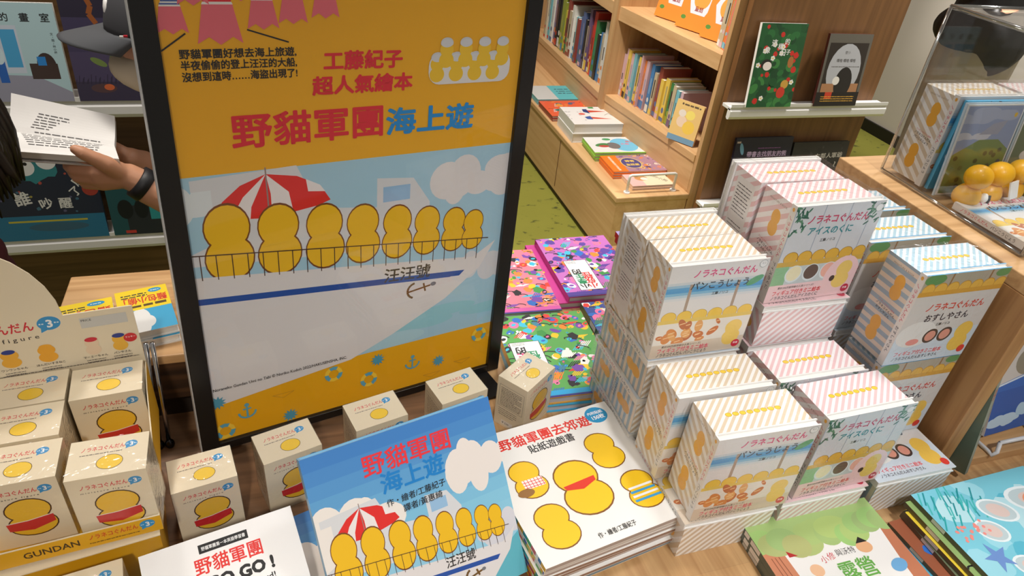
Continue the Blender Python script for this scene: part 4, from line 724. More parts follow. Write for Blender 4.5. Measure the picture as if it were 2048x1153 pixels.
#@@BOOKCASE
# ------------------------------------------------------------------ bookcase on the right, end panel with ledges
t = thing('bookcase', 'pale maple bookcase with low base cabinet and angled shelves', 'bookcase', (1.53, 2.17, 0)); zb = .31
g = G(); g.box(-.315, 0, .03, -.005, 1.9, zb-.024, M((168, 128, 76), .5) if False else MAPLE); g.build('base_cabinet', t); g = G(); g.box(-.30, .01, 0, 0, 1.9, .03, M((96, 84, 60), .6)); g.build('plinth', t)
g = G(); g.box(-.32, -.003, zb-.024, .0, 1.9, zb, MAPLE); g.build('base_top', t, bevel=.004); g = G(); g.box(-.317, .62, .05, -.3148, .622, zb-.03, M((96, 66, 36), .6)); g.build('door_gap', t)
fx = lambda y: -.005-.128*min(y, .72)                 # shelf front line of the near bay (angled), then straight
def bay(y0, y1, zs, lip, x0, x1):
    for i, (z, h) in enumerate(zs):
        g = G(); n = [(x0, y0), (.7, y0), (.7, y1), (x1, y1)]; g.prism(n, z-h, z, MAPLE); g.build('shelf', t, bevel=.001)
bay(.02, .70, ((.467, .03), (.855, .058)), 0, fx(0), fx(.7)); bay(.75, 1.86, ((.452, .03), (.86, .05)), 0, -.10, -.07)
g = G(); g.prism([(fx(0)+.004, .02), (.1, .02), (.1, .7), (fx(.7)+.004, .7)], zb, .437, MAPLE); g.prism([(-.096, .75), (.1, .75), (.1, 1.86), (-.066, 1.86)], zb, .422, MAPLE); g.build('riser_board', t)
g = G(); g.prism([(0, -.0), (.7, -.0), (.7, .022), (0, .022)], 0, 1.9, MAPLEZ); g.build('upright', t, bevel=.001); g = G(); g.prism([(-.105, .70), (.7, .70), (.7, .75), (-.105, .75)], zb, 1.9, MAPLEZ); g.build('upright', t, bevel=.001); g = G(); g.prism([(-.075, 1.86), (.7, 1.86), (.7, 1.9), (-.075, 1.9)], zb, 1.9, MAPLEZ); g.build('upright', t)
g = G(); g.box(.24, .022, .467, .26, .70, 1.9, BROWN); g.box(.17, .75, .452, .19, 1.86, 1.9, BROWN); g.build('back_panel', t)
# brown end panel
g = G(); g.box(1.56, 2.135, 0, 2.225, 2.165, 1.9, BROWN); tag(g.build('end_panel', bevel=.001), 'brown wooden end panel of the bookcase carrying two white ledges', 'panel')
ledge('display_ledge', 'white metal ledge on brown end panel under the green strawberry book', 1.545, 2.25, 2.075, 2.134, .700)
ledge('display_ledge', 'lower white metal ledge on brown end panel, behind pink boxes', 1.545, 2.25, 2.075, 2.134, .300)
def face_out(name, label, cat, x0, x1, z0, z1, y, art, board=(230, 228, 224), lean=8, th=.012, **k):
    return make_book(name, label, cat, x1-x0, (z1-z0)/cos(radians(lean)), th, (x0, y, z0+.0015), stand_rot(0, lean), art, board=board, **k)
def straw(p):
    W, H = p.W, p.H; rd = random.Random(2); p.bg((34, 92, 50))
    for i in range(60): p.ell(rd.uniform(0, W), rd.uniform(0, H), rd.uniform(.01, .024), rd.uniform(.008, .018), rd.choice([(30, 84, 46), (44, 110, 58), (62, 130, 66), (26, 72, 42)]), rd.random()*3); p.k = 3+i % 4
    p.k = 8
    for i in range(18): p.lump(rd.uniform(0, W), rd.uniform(0, H), rd.uniform(.006, .013), (206, 48, 40), rd, 9, .2); p.k = 9
    for i in range(9): x, y = rd.uniform(.01, W-.01), rd.uniform(.02, H-.02); p.k = 10; [p.ell(x+.0055*cos(a), y+.0055*sin(a), .004, .004, (240, 238, 234)) for a in (0, 1.26, 2.5, 3.77, 5)]; p.ell(x, y, .003, .003, (230, 200, 80))
    p.k = 17; p.ell(.05, H*.52, .022, .018, (40, 36, 36)); p.ell(.055, H*.5, .018, .015, (244, 232, 228)); p.ell(W*.78, H*.55, .012, .02, (176, 112, 60)); p.ell(W*.75, H*.28, .016, .016, (206, 160, 70)); p.ell(W*.7, H*.18, .018, .02, (206, 60, 44))
    for ch, x, y, z in (('像', .042, H*.69, .024), ('這', .066, H*.775, .024), ('樣', .094, H*.735, .022), ('的', .118, H*.79, .022), ('日', .108, H*.665, .026), ('子', .13, H*.67, .02)): p.text(ch, x, y, z, (240, 240, 238), .03, 0, 'c')
def dusk(p):
    W, H = p.W, p.H; p.bg((96, 92, 84)); p.rect(.01, H*.1, W-.01, H*.88, (40, 32, 28)); p.ell(W*.5, H*.5, W*.38, H*.37, (176, 178, 184)); p.rect(.014, H*.1, W-.014, H*.32, (170, 122, 84)); p.ell(W*.55, H*.33, W*.2, H*.22, (28, 24, 24)); p.ell(W*.38, H*.36, W*.08, H*.06, (226, 222, 216)); p.rect(0, 0, W, H*.2, (24, 18, 16)); p.rect(W*.2, H*.1, W*.36, H*.2, (196, 60, 36)); p.text('噗啪 噗啪 噗啪', W*.5, H*.64, .013, (60, 56, 54), .02, 0, 'c'); p.lines(W*.2, H*.55, W*.85, 1, 1, .003, (90, 86, 84)); p.lines(W*.12, H*.13, W*.9, 3, .008, .003, (226, 170, 60)); p.text('壁小', W*.5, H*.75, .012, (110, 110, 112), .01, 0, 'c')
face_out('picture_book', 'green strawberry-field picture book standing on the upper ledge', 'picture book', 1.600, 1.792, .700, .985, 2.083, straw, spine_art=lambda q: q.bg((236, 232, 226)))
face_out('picture_book', 'dark picture book with pale oval scene, right on upper ledge', 'picture book', 1.895, 2.088, .700, .955, 2.083, dusk, board=(90, 40, 34))
def night(p): W, H = p.W, p.H; p.bg((26, 24, 46)); p.cloud(W*.5, H*.1, W*.8, H*.2, (40, 80, 140), 3); p.ell(W*.13, H*.24, .03, .03, (70, 130, 190)); p.ell(W*.1, H*.1, .035, .03, (80, 140, 200)); p.text('帶書去找朋友的熊', W*.22, H*.76, .024, (196, 170, 206), .02, 0, width=W*.7); p.ell(W*.12, H*.84, .008, .024, (110, 160, 190), .3); p.lines(W*.4, H*.84, W*.8, 1, 1, .003, (150, 90, 160)); p.lines(W*.35, H*.68, W*.7, 1, 1, .003, (150, 90, 160)); p.rect(.005, H-.02, .022, H-.013, (190, 170, 160))
def charcoal(p): W, H = p.W, p.H; p.bg((36, 34, 34)); busy(p, 9, (36, 34, 34), [(46, 44, 44), (56, 54, 52), (28, 27, 27)], 60, (.006, .02)); p.text('左鄰人軍爺', W*.42, H*.76, .024, (176, 170, 160), .02, .03, width=W*.5); p.text('?', W*.8, H*.62, .03, (176, 170, 160), .03)
face_out('picture_book', 'midnight blue picture book with lilac title on lower ledge', 'picture book', 1.632, 1.890, .300, .565, 2.083, night, board=(24, 22, 44))
face_out('picture_book', 'charcoal grey picture book right of the midnight blue one', 'picture book', 1.900, 2.165, .300, .540, 2.083, charcoal, board=(36, 34, 34))
# books lying on the base cabinet
def gnome(p): W, H = p.W, p.H; p.bg((232, 230, 228)); rd = random.Random(1); [p.lump(W*.16+rd.uniform(-.04, .04), H*.5+rd.uniform(-.06, .06), .006, (196, 194, 194), rd) for i in range(14)]; p.poly([(W*.4, H*.3), (W*.4, H*.42), (W*.78, H*.28)], (206, 70, 50)); p.poly([(W*.45, H*.66), (W*.45, H*.8), (W*.8, H*.72)], (206, 70, 50)); p.poly([(W*.32, H*.28), (W*.42, H*.26), (W*.42, H*.46), (W*.3, H*.4)], (60, 90, 160)); p.poly([(W*.36, H*.7), (W*.46, H*.6), (W*.46, H*.86), (W*.38, H*.86)], (40, 60, 120)); p.ell(W*.3, H*.58, .016, .012, (220, 110, 96)); p.line([(W*.7, H*.5), (W*.8, H*.6), (W*.85, H*.45)], .002, (50, 50, 50)); p.rect(W*.52, H*.9, W*.62, H*.99, (60, 150, 80))
def eleph(p): W, H = p.W, p.H; p.bg((226, 226, 226)); p.ell(W*.68, H*.5, W*.26, H*.4, (110, 190, 226)); p.ell(W*.46, H*.45, W*.13, H*.2, (110, 108, 110)); p.ell(W*.25, H*.5, W*.14, H*.1, (60, 130, 70), .3); p.ell(W*.27, H*.42, W*.1, H*.07, (180, 60, 56)); p.ell(W*.42, H*.85, .02, .012, (60, 150, 90)); p.text('大象', W*.62, H*.55, .022, (214, 120, 150), .02); p.text('散步', W*.76, H*.7, .02, (214, 80, 80), .02); p.rect(0, 0, W, H*.05, (130, 196, 60))
def orange(p): W, H = p.W, p.H; busy(p, 6, (170, 130, 150), [(230, 130, 60), (90, 70, 120), (240, 180, 90), (120, 90, 150), (220, 200, 190)], 70, (.005, .016)); p.rect(0, 0, W*.28, H, (236, 120, 26)); p.ell(W*.46, H*.5, W*.19, H*.34, (226, 200, 120)); p.ell(W*.46, H*.5, W*.175, H*.31, (70, 66, 130)); p.text('神奇', W*.46, H*.62, .022, (240, 206, 90), .04, 0, 'c'); p.text('童話屋', W*.46, H*.4, .02, (240, 206, 90), .04, 0, 'c'); p.text('特別收錄給孩子的故事', W*.14, H*.93, .012, (250, 236, 220), .03, -pi/2, width=H*.86)
def puppy(p): W, H = p.W, p.H; p.bg((236, 226, 196)); p.rect(0, 0, W*.34, H, (236, 190, 186)); p.ell(W*.36, H*.55, .028, .022, (206, 150, 96)); p.ell(W*.42, H*.5, .016, .012, (244, 236, 226)); p.ell(W*.28, H*.7, .012, .008, (150, 96, 56)); p.rect(W*.38, H*.84, W*.55, H*.96, (60, 140, 70)); p.text('我的小狗', W*.62, H*.82, .022, (50, 46, 44), .0, -.9)
def monk(p): busy(p, 12, (230, 96, 60), [(110, 80, 130), (220, 220, 222), (240, 150, 60), (240, 150, 130), (60, 120, 110)], 30, (.01, .03))
def teal(p): W, H = p.W, p.H; p.bg((90, 190, 200)); p.rect(0, 0, W*.45, H, (206, 206, 204)); p.lines(W*.55, H*.7, W*.9, 3, .03, .012, (30, 90, 110))
bgp = 'books lying on the maple base cabinet'; zb2 = zb+.0004
def base_pile(name, lab, n, W, H, th, x, y, yaw, art, col, cat='picture book', **k):
    z = zb2; r2 = random.Random(int(x*1000))
    for i in range(n): make_book(name, lab % (ordn(n-1-i)), cat, W, H, th, *lie(x+r2.uniform(-.004, .004)*(i < n-1), y-.004*(n-1-i), z, yaw), art if i == n-1 else None, board=col, group=bgp, side='R' if False else 'L', **k); z += th+.0005
base_pile('thick_book', 'thick white illustrated book, %s of the pair on base cabinet', 2, .26, .21, .042, 1.228, 2.70, -2, gnome, (232, 230, 226), 'book')
base_pile('picture_book', 'white and green elephant picture book, %s of its pile on base cabinet', 3, .24, .17, .011, 1.256, 2.505, -3, eleph, (140, 196, 70))
base_pile('picture_book', 'orange banded picture book, %s of its pile on base cabinet', 3, .24, .155, .009, 1.268, 2.335, -1, orange, (226, 110, 30))
base_pile('picture_book', 'pale puppy picture book, %s of pair beside the white rail', 2, .185, .12, .008, 1.303, 2.225, 0, puppy, (226, 190, 160))
base_pile('picture_book', 'red and purple picture book, %s of the pair near poster frame', 2, .26, .2, .012, 1.222, 2.95, 0, monk, (150, 60, 50))
base_pile('picture_book', 'teal and grey picture book, %s of pair farthest along cabinet', 2, .25, .2, .012, 1.225, 3.17, 0, teal, (110, 180, 190))
t = thing('guard_rail', 'white bent rod rail at the near end of base cabinet', 'rail', (1.269, 2.205, zb)); wm = M((232, 230, 226), .3)
g = G(); g.tube([(0, 0, .004), (0, 0, .065), (.002, 0, .072), (.008, 0, .075), (.197, 0, .075), (.203, 0, .072), (.205, 0, .065), (.205, 0, .004)], .0055, wm); g.build('rod', t, True)
for dx in (0, .205): g = G(); g.tube([(dx, 0, .0002), (dx, 0, .005)], .013, wm, 16); g.build('foot_disc', t)
def upright_book(name, label, x, y, z, th, D, H, c, c2, group, lean=0, cat='book'):
    """spine faces -x; thickness runs along y"""
    t = thing(name, label, cat, (x, y, z), (radians(lean), 0, 0), group); m = M(c, .45, .3); g = G(); b = .0015
    g.box(0, 0, 0, D, b, H, m); g.box(0, th-b, 0, D, th, H, m); g.box(0, b, 0, b, th-b, H, m)
    q = LEFT(g, 0, th, 0, th, H, ink=(.45, .3)); r2 = random.Random(int(y*9999)); q.rect(0, H*.02, th, H*r2.uniform(.08, .2), c2); q.rect(th*.32, H*.4, th*.68, H*r2.uniform(.55, .85), tuple(min(255, int(v*.6+c2[i]*.4)) for i, v in enumerate(c)) if r2.random() < .75 else (60, 54, 52)); q.ell(th*.5, H*.27, th*.3, th*.4, c2)
    g.build('cover', t); g = G(); g.box(b, b, .002, D-.002, th-b, H-.002, PAPER); g.build('pages', t); return t
CN = {(226, 226, 220): 'white', (206, 60, 50): 'red', (60, 130, 80): 'green', (70, 130, 190): 'blue', (110, 90, 130): 'mauve', (226, 130, 60): 'orange', (40, 38, 40): 'black', (120, 190, 206): 'pale teal', (196, 180, 150): 'beige', (230, 200, 90): 'yellow', (150, 70, 60): 'maroon', (90, 110, 160): 'slate blue', (150, 160, 60): 'olive', (214, 180, 190): 'pink'}
def row(y0, y1, x, z, Hs, Ds, cols, group, where, seed, ths=(.012, .026), ordref='the poster'):
    rd = random.Random(seed); y = y1; i = 0
    while y > y0+.012:
        th = rd.uniform(*ths); th = min(th, y-y0); c = cols[i % len(cols)]; y -= th; nth = ['first', 'second', 'third', 'fourth', 'fifth', 'sixth', 'seventh', 'eighth', 'ninth', 'tenth', 'eleventh', 'twelfth', 'thirteenth', 'fourteenth', 'fifteenth', 'sixteenth', 'seventeenth', 'eighteenth', 'nineteenth', 'twentieth'][min(i, 19)] if i < 20 else 'number %d' % (i+1)
        upright_book('shelved_book', '%s spine, %s book from %s %s' % (CN.get(c, 'patterned'), nth, ordref, where), x(y)+rd.uniform(0, .012), y, z, th-.0008, rd.uniform(*Ds), rd.uniform(*Hs), c, rd.choice(list(CN)), group); i += 1
K = list(CN)
row(2.98, 3.86, lambda y: 1.475, .4525, (.21, .30), (.15, .2), [K[8], K[0], K[7], K[8], K[0], K[4], K[6], K[6], K[12], K[12], K[9], K[10], K[8], K[0], K[0], K[7], K[10], K[11], K[11], K[6], K[8], K[4], K[10], K[1], K[1], K[2], K[6], K[3]], 'books on the far bay shelf', 'on the far bay shelf', 4, (.02, .036), 'left end')
row(2.66, 2.87, lambda y: 1.53+.128*(2.17-y)+.045, .4675, (.17, .235), (.13, .15), [K[13], K[13], K[9], K[13], K[7], K[13], K[9], K[13], K[5], K[13], K[3], K[3]], 'books on the near bay shelf, left run', 'on near bay shelf, left run', 6, (.013, .026), 'divider')
row(2.40, 2.655, lambda y: 1.53+.128*(2.17-y)+.05, .4675, (.165, .215), (.13, .15), [K[3], K[8], K[10], K[9], K[9], K[2], K[8], K[7], K[13]], 'books on the near bay shelf, right run', 'on near bay shelf, right run', 9, (.02, .034), 'the divider')
def bears(p): W, H = p.W, p.H; p.bg((236, 200, 130)); p.rect(0, 0, W, H*.14, (120, 160, 190)); p.ell(W*.35, H*.5, .022, .022, (240, 214, 190)); p.ell(W*.65, H*.4, .026, .026, (244, 206, 90)); p.ell(W*.3, H*.7, .016, .014, (236, 226, 216)); p.ell(W*.6, H*.7, .02, .018, (246, 226, 120)); p.lines(W*.2, H*.9, W*.9, 1, 1, .008, (110, 90, 70))
make_book('picture_book', 'yellow picture book standing face-out at right of near bay shelf', 'picture book', .12, .16, .012, (1.495, 2.365, .4685), (Matrix.Rotation(radians(-58), 3, 'Z') @ Matrix.Rotation(radians(80), 3, 'X')).to_euler(), bears, board=(230, 190, 140))
def oran2(p): W, H = p.W, p.H; p.bg((236, 140, 50)); p.poly([(W*.3, H*.3), (W*.7, H*.3), (W*.85, H*.6), (W*.7, H*.9), (W*.3, H*.9), (W*.15, H*.6)], (226, 226, 236)); p.ell(W*.5, H*.6, W*.22, H*.2, (230, 160, 70)); p.text('童話', W*.5, H*.4, .02, (150, 50, 40), .04, 0, 'c'); p.ell(W*.15, H*.2, .012, .008, (90, 140, 60))
for i, (x, y, l_) in enumerate(((1.56, 2.64, 'leftmost'), (1.575, 2.485, 'middle one'), (1.60, 2.335, 'rightmost'))):
    make_book('picture_book', 'orange picture book face-out on upper shelf, %s of three' % l_, 'picture book', .17, .2, .012, (x-.03, y+.085, .8565), (Matrix.Rotation(radians(-68), 3, 'Z') @ Matrix.Rotation(radians(76), 3, 'X')).to_euler(), oran2, board=(226, 120, 40), group='orange picture books on the upper shelf')
row(2.205, 2.30, lambda y: 1.56, .8555, (.2, .23), (.14, .15), [K[8], K[8], K[5], (238, 120, 110), (240, 150, 90)], 'books at the near end of the upper shelf', 'at near end of upper shelf', 12, (.013, .02), 'the orange trio')
#@@WALLBOOKS
# ------------------------------------------------------------------ books on the dark left wall
def studio(p):
    W, H = p.W, p.H; p.bg((176, 206, 214)); p.poly([(0, 0), (W, 0), (W, H*.1), (W*.7, H*.27), (0, H*.3)], (150, 150, 168)); p.rect(0, H*.3, W*.62, H*.78, (196, 206, 222)); p.rect(0, H*.45, W*.40, H*.75, (70, 160, 210)); p.rect(W*.46, H*.36, W*.6, H*.74, (70, 160, 210)); p.rect(0, H*.3, W*.4, H*.45, (60, 110, 120)); p.ell(W*.1, H*.65, .02, .005, (236, 240, 244)); p.rect(W*.36, H*.2, W*.44, H*.42, (36, 96, 180)); p.ell(W*.4, H*.48, .012, .022, (200, 220, 230)); p.ell(W*.4, H*.58, .008, .009, (50, 36, 34)); p.rect(W*.2, H*.4, W*.34, H*.56, (226, 222, 214)); p.ell(W*.82, H*.38, W*.09, H*.13, (60, 46, 44)); p.rect(W*.66, H*.24, W*.92, H*.4, (64, 48, 44)); p.rect(W*.74, H*.38, W*.82, H*.47, (40, 130, 206))
    for i, ch in enumerate('窗邊的畫室'): p.text(ch, W*(.16+.185*i), H*.86, .022, (30, 32, 36), .02, 0, 'c')
    p.vtext('文・圖/林小杯', W*.93, H*.70, .007, (70, 80, 84))
def dusk2(p):
    W, H = p.W, p.H; p.bg((74, 66, 96)); p.rect(0, H*.45, W, H*.75, (64, 58, 88)); p.rect(0, H*.75, W, H, (44, 40, 60)); p.rect(0, 0, W, H*.18, (60, 54, 76)); p.line([(W*.22, H), (W*.28, H*.85), (W*.25, H*.78), (W*.3, H*.7)], .012, (150, 84, 40)); p.lump(W*.42, H*.38, .022, (96, 110, 60), random.Random(2), 9); p.ell(W*.25, H*.36, .02, .008, (110, 130, 70), -.5); p.lump(W*.78, H*.26, .026, (214, 96, 84), random.Random(5), 9); p.ell(W*.25, H*.12, .03, .012, (84, 62, 66)); p.ell(W*.6, H*.14, .010, .016, (190, 130, 80)); p.ell(W*.3, H*.13, .012, .008, (200, 100, 60))
    for i in range(40): x = W*((i*37) % 100)/100; p.line([(x, H*.16), (x+.004, H*(.2+.06*((i*7) % 5)/5))], .0015, (50, 44, 66)); p.k -= 1
def eyes(p):
    W, H = p.W, p.H; p.bg((26, 34, 54)); rd = random.Random(3)
    for i in range(36): p.lump(rd.uniform(0, W), rd.uniform(H*.3, H), rd.uniform(.003, .007), rd.choice([(160, 70, 60), (60, 100, 120), (150, 140, 70), (80, 80, 110)]), rd); p.k = 4
    p.rect(0, 0, W, H*.27, (34, 104, 134)); p.ell(W*.6, H*.14, W*.25, H*.05, (50, 90, 110)); p.rect(W*.2, H*.2, W*.85, H*.22, (176, 166, 60)); p.lump(W*.53, H*.82, .058, (44, 120, 126), rd, 26, .25)
    for x, y in ((.45, .79), (.63, .85)): p.ell(W*x, H*y, .024, .024, (214, 214, 212)); p.ell(W*x+.004, H*y+.010, .005, .005, (24, 22, 24))
    for ch, x, y, r, z in (('誰', .36, .46, .15, .042), ('吵', .54, .40, .2, .034), ('醒', .70, .40, .0, .034), ('了', .80, .52, .7, .028), ('威', .84, .64, .8, .03), ('爾', .90, .76, .9, .032)): p.text(ch, W*x, H*y, z, (206, 206, 200), .04, r, 'c')
    p.ell(W*.93, H*.54, .02, .02, (150, 54, 44))
def tealb(p): W, H = p.W, p.H; p.bg((30, 76, 80)); p.rect(W*.2, 0, W, H*.4, (34, 40, 44)); p.rect(W*.5, H*.2, W*.9, H*.75, (44, 140, 140)); p.rect(W*.6, H*.3, W*.7, H*.6, (190, 180, 90)); p.ell(W*.2, H*.35, .02, .03, (16, 22, 24)); p.ell(W*.4, H*.35, .018, .03, (16, 22, 24)); p.lump(W*.7, H*.8, .03, (150, 120, 50), random.Random(3)); p.rect(W*.15, H*.02, W*.28, H*.06, (190, 60, 50))
wl = 2.012
face_out('picture_book', 'pale blue studio picture book on upper ledge of the dark wall', 'picture book', -.735, -.5, .775, 1.012, wl, studio, lean=4)
face_out('picture_book', 'purple dusk forest picture book right of the pale blue one', 'picture book', -.488, -.24, .775, 1.05, wl, dusk2, board=(60, 54, 80), lean=4)
face_out('picture_book', 'dark picture book with round white eyes on the lower ledge', 'picture book', -.80, -.502, .372, .645, wl, eyes, board=(30, 50, 70), lean=4)
face_out('picture_book', 'teal silhouette picture book at the right of lower ledge', 'picture book', -.488, -.28, .372, .60, wl, tealb, board=(34, 110, 110), lean=4)
#@@PEOPLE
# ------------------------------------------------------------------ people behind the table
def chain(g, pts, mat=None):                          # pts: (x, y, z, r), rounded limb
    mat = mat or SKIN; g.tube([p[:3] for p in pts], [p[3] for p in pts], mat, 14)
    for p in pts: g.ball(p[:3], (p[3],)*3, mat, 14, 10)
def fuse(g, name, parent, vox=.004, it=3):
    o = g.build(name, parent, True); r = o.modifiers.new('r', 'REMESH'); r.mode = 'VOXEL'; r.voxel_size = vox; r.use_smooth_shade = True
    m = o.modifiers.new('s', 'SMOOTH'); m.iterations = it; m.factor = .5; return o
DENIM = M((22, 32, 66), .8); SHIRT = M((24, 26, 36), .8); HAIR = M((22, 17, 15), .45); SHOE = M((40, 38, 40), .6)
def A4(v, r): return (v.x, v.y, v.z, r)
def feet(t, pts, rz):
    for x, y in pts: g = G(); g.ball((0, -.045, .032), (.042, .105, .034), SHOE, 16, 10, Matrix.Translation((x, y, 0)) @ Matrix.Rotation(rz, 4, 'Z'), lambda d: Vector((d.x, d.y, max(d.z, -.9)))); g.build('shoe', t, True)
def face(t, c, r, fwd, side):                         # eyes, ears, brows on a head of radius r
    up = Vector((0, 0, 1)); c = Vector(c)
    for s_ in (-1, 1):
        g = G(); q = c+fwd*r[0]*.90+side*(s_*r[1]*.40)+up*.004; g.ball(q, (.010, .010, .008), M((235, 232, 228), .3), 12, 8); q2 = q+fwd*.0075; g.ball(q2, (.0045,)*3, M((36, 24, 20), .2), 10, 8); g.build('eye', t, True)
        g = G(); q = c+side*(s_*r[1]*1.0)-up*.004; g.ball(q, (.012, .010, .022), SKIN, 12, 8); g.build('ear', t, True)
def cap_person():
    t = thing('person', 'person in dark cap and pale face mask reading an open book', 'person', (-.07, 1.42, 0)); X = Matrix.Translation((.07, -1.42, 0)); t0 = t
    fw, sd = Vector((-1, 0, 0)), Vector((0, 1, 0)); g = G()
    chain(g, [(-.055, 1.42, .63, .085), (-.07, 1.42, .76, .082), (-.095, 1.42, .88, .088), (-.11, 1.42, .955, .06), (-.135, 1.415, 1.01, .040), (-.165, 1.41, 1.04, .042)])
    chain(g, [(-.10, 1.31, .95, .04), (-.10, 1.42, .965, .05), (-.10, 1.53, .95, .04)])
    g.ball((-.185, 1.405, 1.095), (.078, .066, .092), SKIN, 20, 14); g.ball((-.212, 1.405, 1.055), (.048, .046, .040), SKIN, 16, 10); g.ball((-.262, 1.405, 1.082), (.014, .011, .016), SKIN, 10, 8)
    el = Vector((-.10, 1.245, .80)); wr = aty(258, 353, 1.25); fa = aty(300, 378, 1.25)
    chain(g, [(-.10, 1.31, .945, .038), (-.10, 1.275, .87, .034), A4(el, .031), A4((el+fa)/2, .034), A4(fa, .029), A4(aty(282, 366, 1.25), .0245), A4(wr, .0225)])
    # near hand: palm, four fingers curled under the book, thumb on the page
    mc = [aty(186, 334, 1.243), aty(190, 346, 1.238), aty(197, 358, 1.238), aty(207, 368, 1.243)]
    for m_ in mc: chain(g, [A4(wr, .018), A4((wr+m_)/2, .0165), A4(m_, .0125)])
    chain(g, [A4(q, .0125) for q in mc])
    pip = [aty(146, 323, 1.252), aty(148, 340, 1.247), aty(156, 355, 1.247), aty(172, 367, 1.252)]; tip = [aty(132, 309, 1.285), aty(136, 322, 1.29), aty(148, 334, 1.29), aty(166, 346, 1.288)]
    for a, b, c in zip(mc, pip, tip): chain(g, [A4(a, .0115), A4(b, .0105), A4((b+c)/2+Vector((-.004, 0, -.002)), .0095), A4(c, .008)])
    chain(g, [A4(aty(238, 343, 1.242), .017), A4(aty(211, 328, 1.226), .0145), A4(aty(186, 316, 1.219), .0118), A4(aty(163, 305, 1.217), .0108), A4(aty(150, 298.5, 1.218), .0082)])
    # far arm
    e2 = Vector((-.13, 1.50, .82)); w2 = aty(262, 318, 1.355)
    chain(g, [(-.10, 1.53, .945, .038), (-.115, 1.53, .88, .034), A4(e2, .031), A4(aty(312, 350, 1.40), .034), A4(aty(285, 330, 1.37), .028), A4(w2, .021)])
    for i in range(4): b = aty(232, 296+i*8, 1.352); chain(g, [A4(w2, .016), A4(b, .011), A4(aty(206, 286+i*9, 1.335), .009), A4(aty(190, 284+i*9, 1.325), .0075)])
    for y in (1.36, 1.48): chain(g, [(-.055, 1.42+(y-1.42)*.8, .62, .075), (-.05, y, .42, .06), (-.06, y, .33, .048), (-.05, y, .20, .045), (-.045, y, .06, .032)])
    for v in range(len(g.v)): g.v[v] = tuple(X @ Vector(g.v[v]))
    fuse(g, 'body', t, .0035, 2)
    def part(name, fn, vox=.006, **k):
        g = G(); fn(g); g.v = [tuple(X @ Vector(v)) for v in g.v]; return fuse(g, name, t, vox) if vox else g.build(name, t, True, **k)
    def shirt(g):
        chain(g, [(-.055, 1.42, .70, .10), (-.07, 1.42, .80, .098), (-.095, 1.42, .89, .10), (-.11, 1.42, .95, .075), (-.125, 1.416, .985, .055)], SHIRT)
        for s_ in (-1, 1): chain(g, [(-.10, 1.42, .95, .07), (-.10, 1.42+s_*.11, .945, .055), (-.105, 1.42+s_*(.14 if s_ < 0 else .118), .86, .050), (-.112, 1.42+s_*(.17 if s_ < 0 else .085), .82, .048)], SHIRT)
        g.box(-.16, 1.33, .655, .03, 1.51, .72, SHIRT)
    part('shirt', shirt)
    def pants(g):
        chain(g, [(-.055, 1.42, .72, .092), (-.055, 1.42, .62, .095)], DENIM)
        for y in (1.355, 1.485): chain(g, [(-.055, 1.42+(y-1.42)*.8, .62, .088), (-.05, y, .42, .074), (-.055, y, .30, .064), (-.05, y, .09, .056)], DENIM)
        chain(g, [(-.17, 1.40, .74, .055), (-.165, 1.40, .60, .06), (-.13, 1.38, .45, .06)], DENIM)
    part('trousers', pants)
    def crown(g):
        vs = []; fs = []; n, m_ = 28, 9
        for j in range(m_+1):
            a = (pi/2)*j/m_
            for i in range(n): b = 2*pi*i/n; vs.append((-.172+.104*cos(b)*cos(a)**.8, 1.405+.088*sin(b)*cos(a)**.8, 1.112+.012*cos(b)*-1+.095*sin(a)))
        for j in range(m_):
            for i in range(n): fs.append((j*n+i, j*n+(i+1) % n, (j+1)*n+(i+1) % n, (j+1)*n+i))
        g.add(vs, fs, M((62, 62, 66), .85))
    cp = part('cap', crown, 0, solid=.003)
    def brim(g):
        vs = []; fs = []; n, m_ = 20, 8
        for j in range(m_+1):
            q = j/m_
            for i in range(n+1):
                s_ = -1+2*i/n; a = s_*1.15; x = -.172-.102*cos(a)-(.078*q*(cos(a*1.15)**.6 if abs(a*1.15) < 1.57 else 0)); y = 1.405+.088*sin(a)*(1-.02*q)
                vs.append((x, y, 1.128-.014*s_*s_*q-.016*q))
        for j in range(m_):
            for i in range(n): b = j*(n+1)+i; fs.append((b, b+1, b+n+2, b+n+1))
        g.add(vs, fs, M((78, 80, 84), .85))
    g = G(); brim(g); g.v = [tuple(X @ Vector(v)) for v in g.v]; g.build('brim', cp, True, solid=.003)
    g = G(); c = aty(247, 73, 1.318); g.box(c.x-.006, c.y-.002, c.z-.002, c.x, c.y+.002, c.z+.0008, WHITE, X); g.box(c.x, c.y-.002, c.z-.001, c.x+.006, c.y+.002, c.z+.0018, M((200, 30, 50), .6), X); g.build('flag_tab', cp)
    g = G(); g.ball((-.262, 1.392, 1.158), (.008, .016, .022), WHITE, 12, 8, X); g.build('white_emblem', cp, True)
    def mask(g):
        vs = []; fs = []; n, m_ = 16, 8
        for j in range(m_+1):
            for i in range(n+1):
                a = -1.45+2.9*i/n; b = -1.0+1.75*j/m_; ridge = 1+.10*max(0, 1-abs(a)*1.4); vs.append((-.196-.079*cos(a)*cos(b)*ridge, 1.405+.070*sin(a)*cos(b*.8), 1.058+.045*sin(b)))
        for j in range(m_):
            for i in range(n): b = j*(n+1)+i; fs.append((b, b+1, b+n+2, b+n+1))
        g.add(vs, fs, M((206, 192, 168), .8))
    part('face_mask', mask, 0, solid=.0025)
    def hair(g): g.ball((-.165, 1.405, 1.09), (.084, .074, .082), HAIR, 20, 12, None, lambda d: Vector((max(d.x, -.35), d.y, d.z)))
    part('hair', hair, 0)
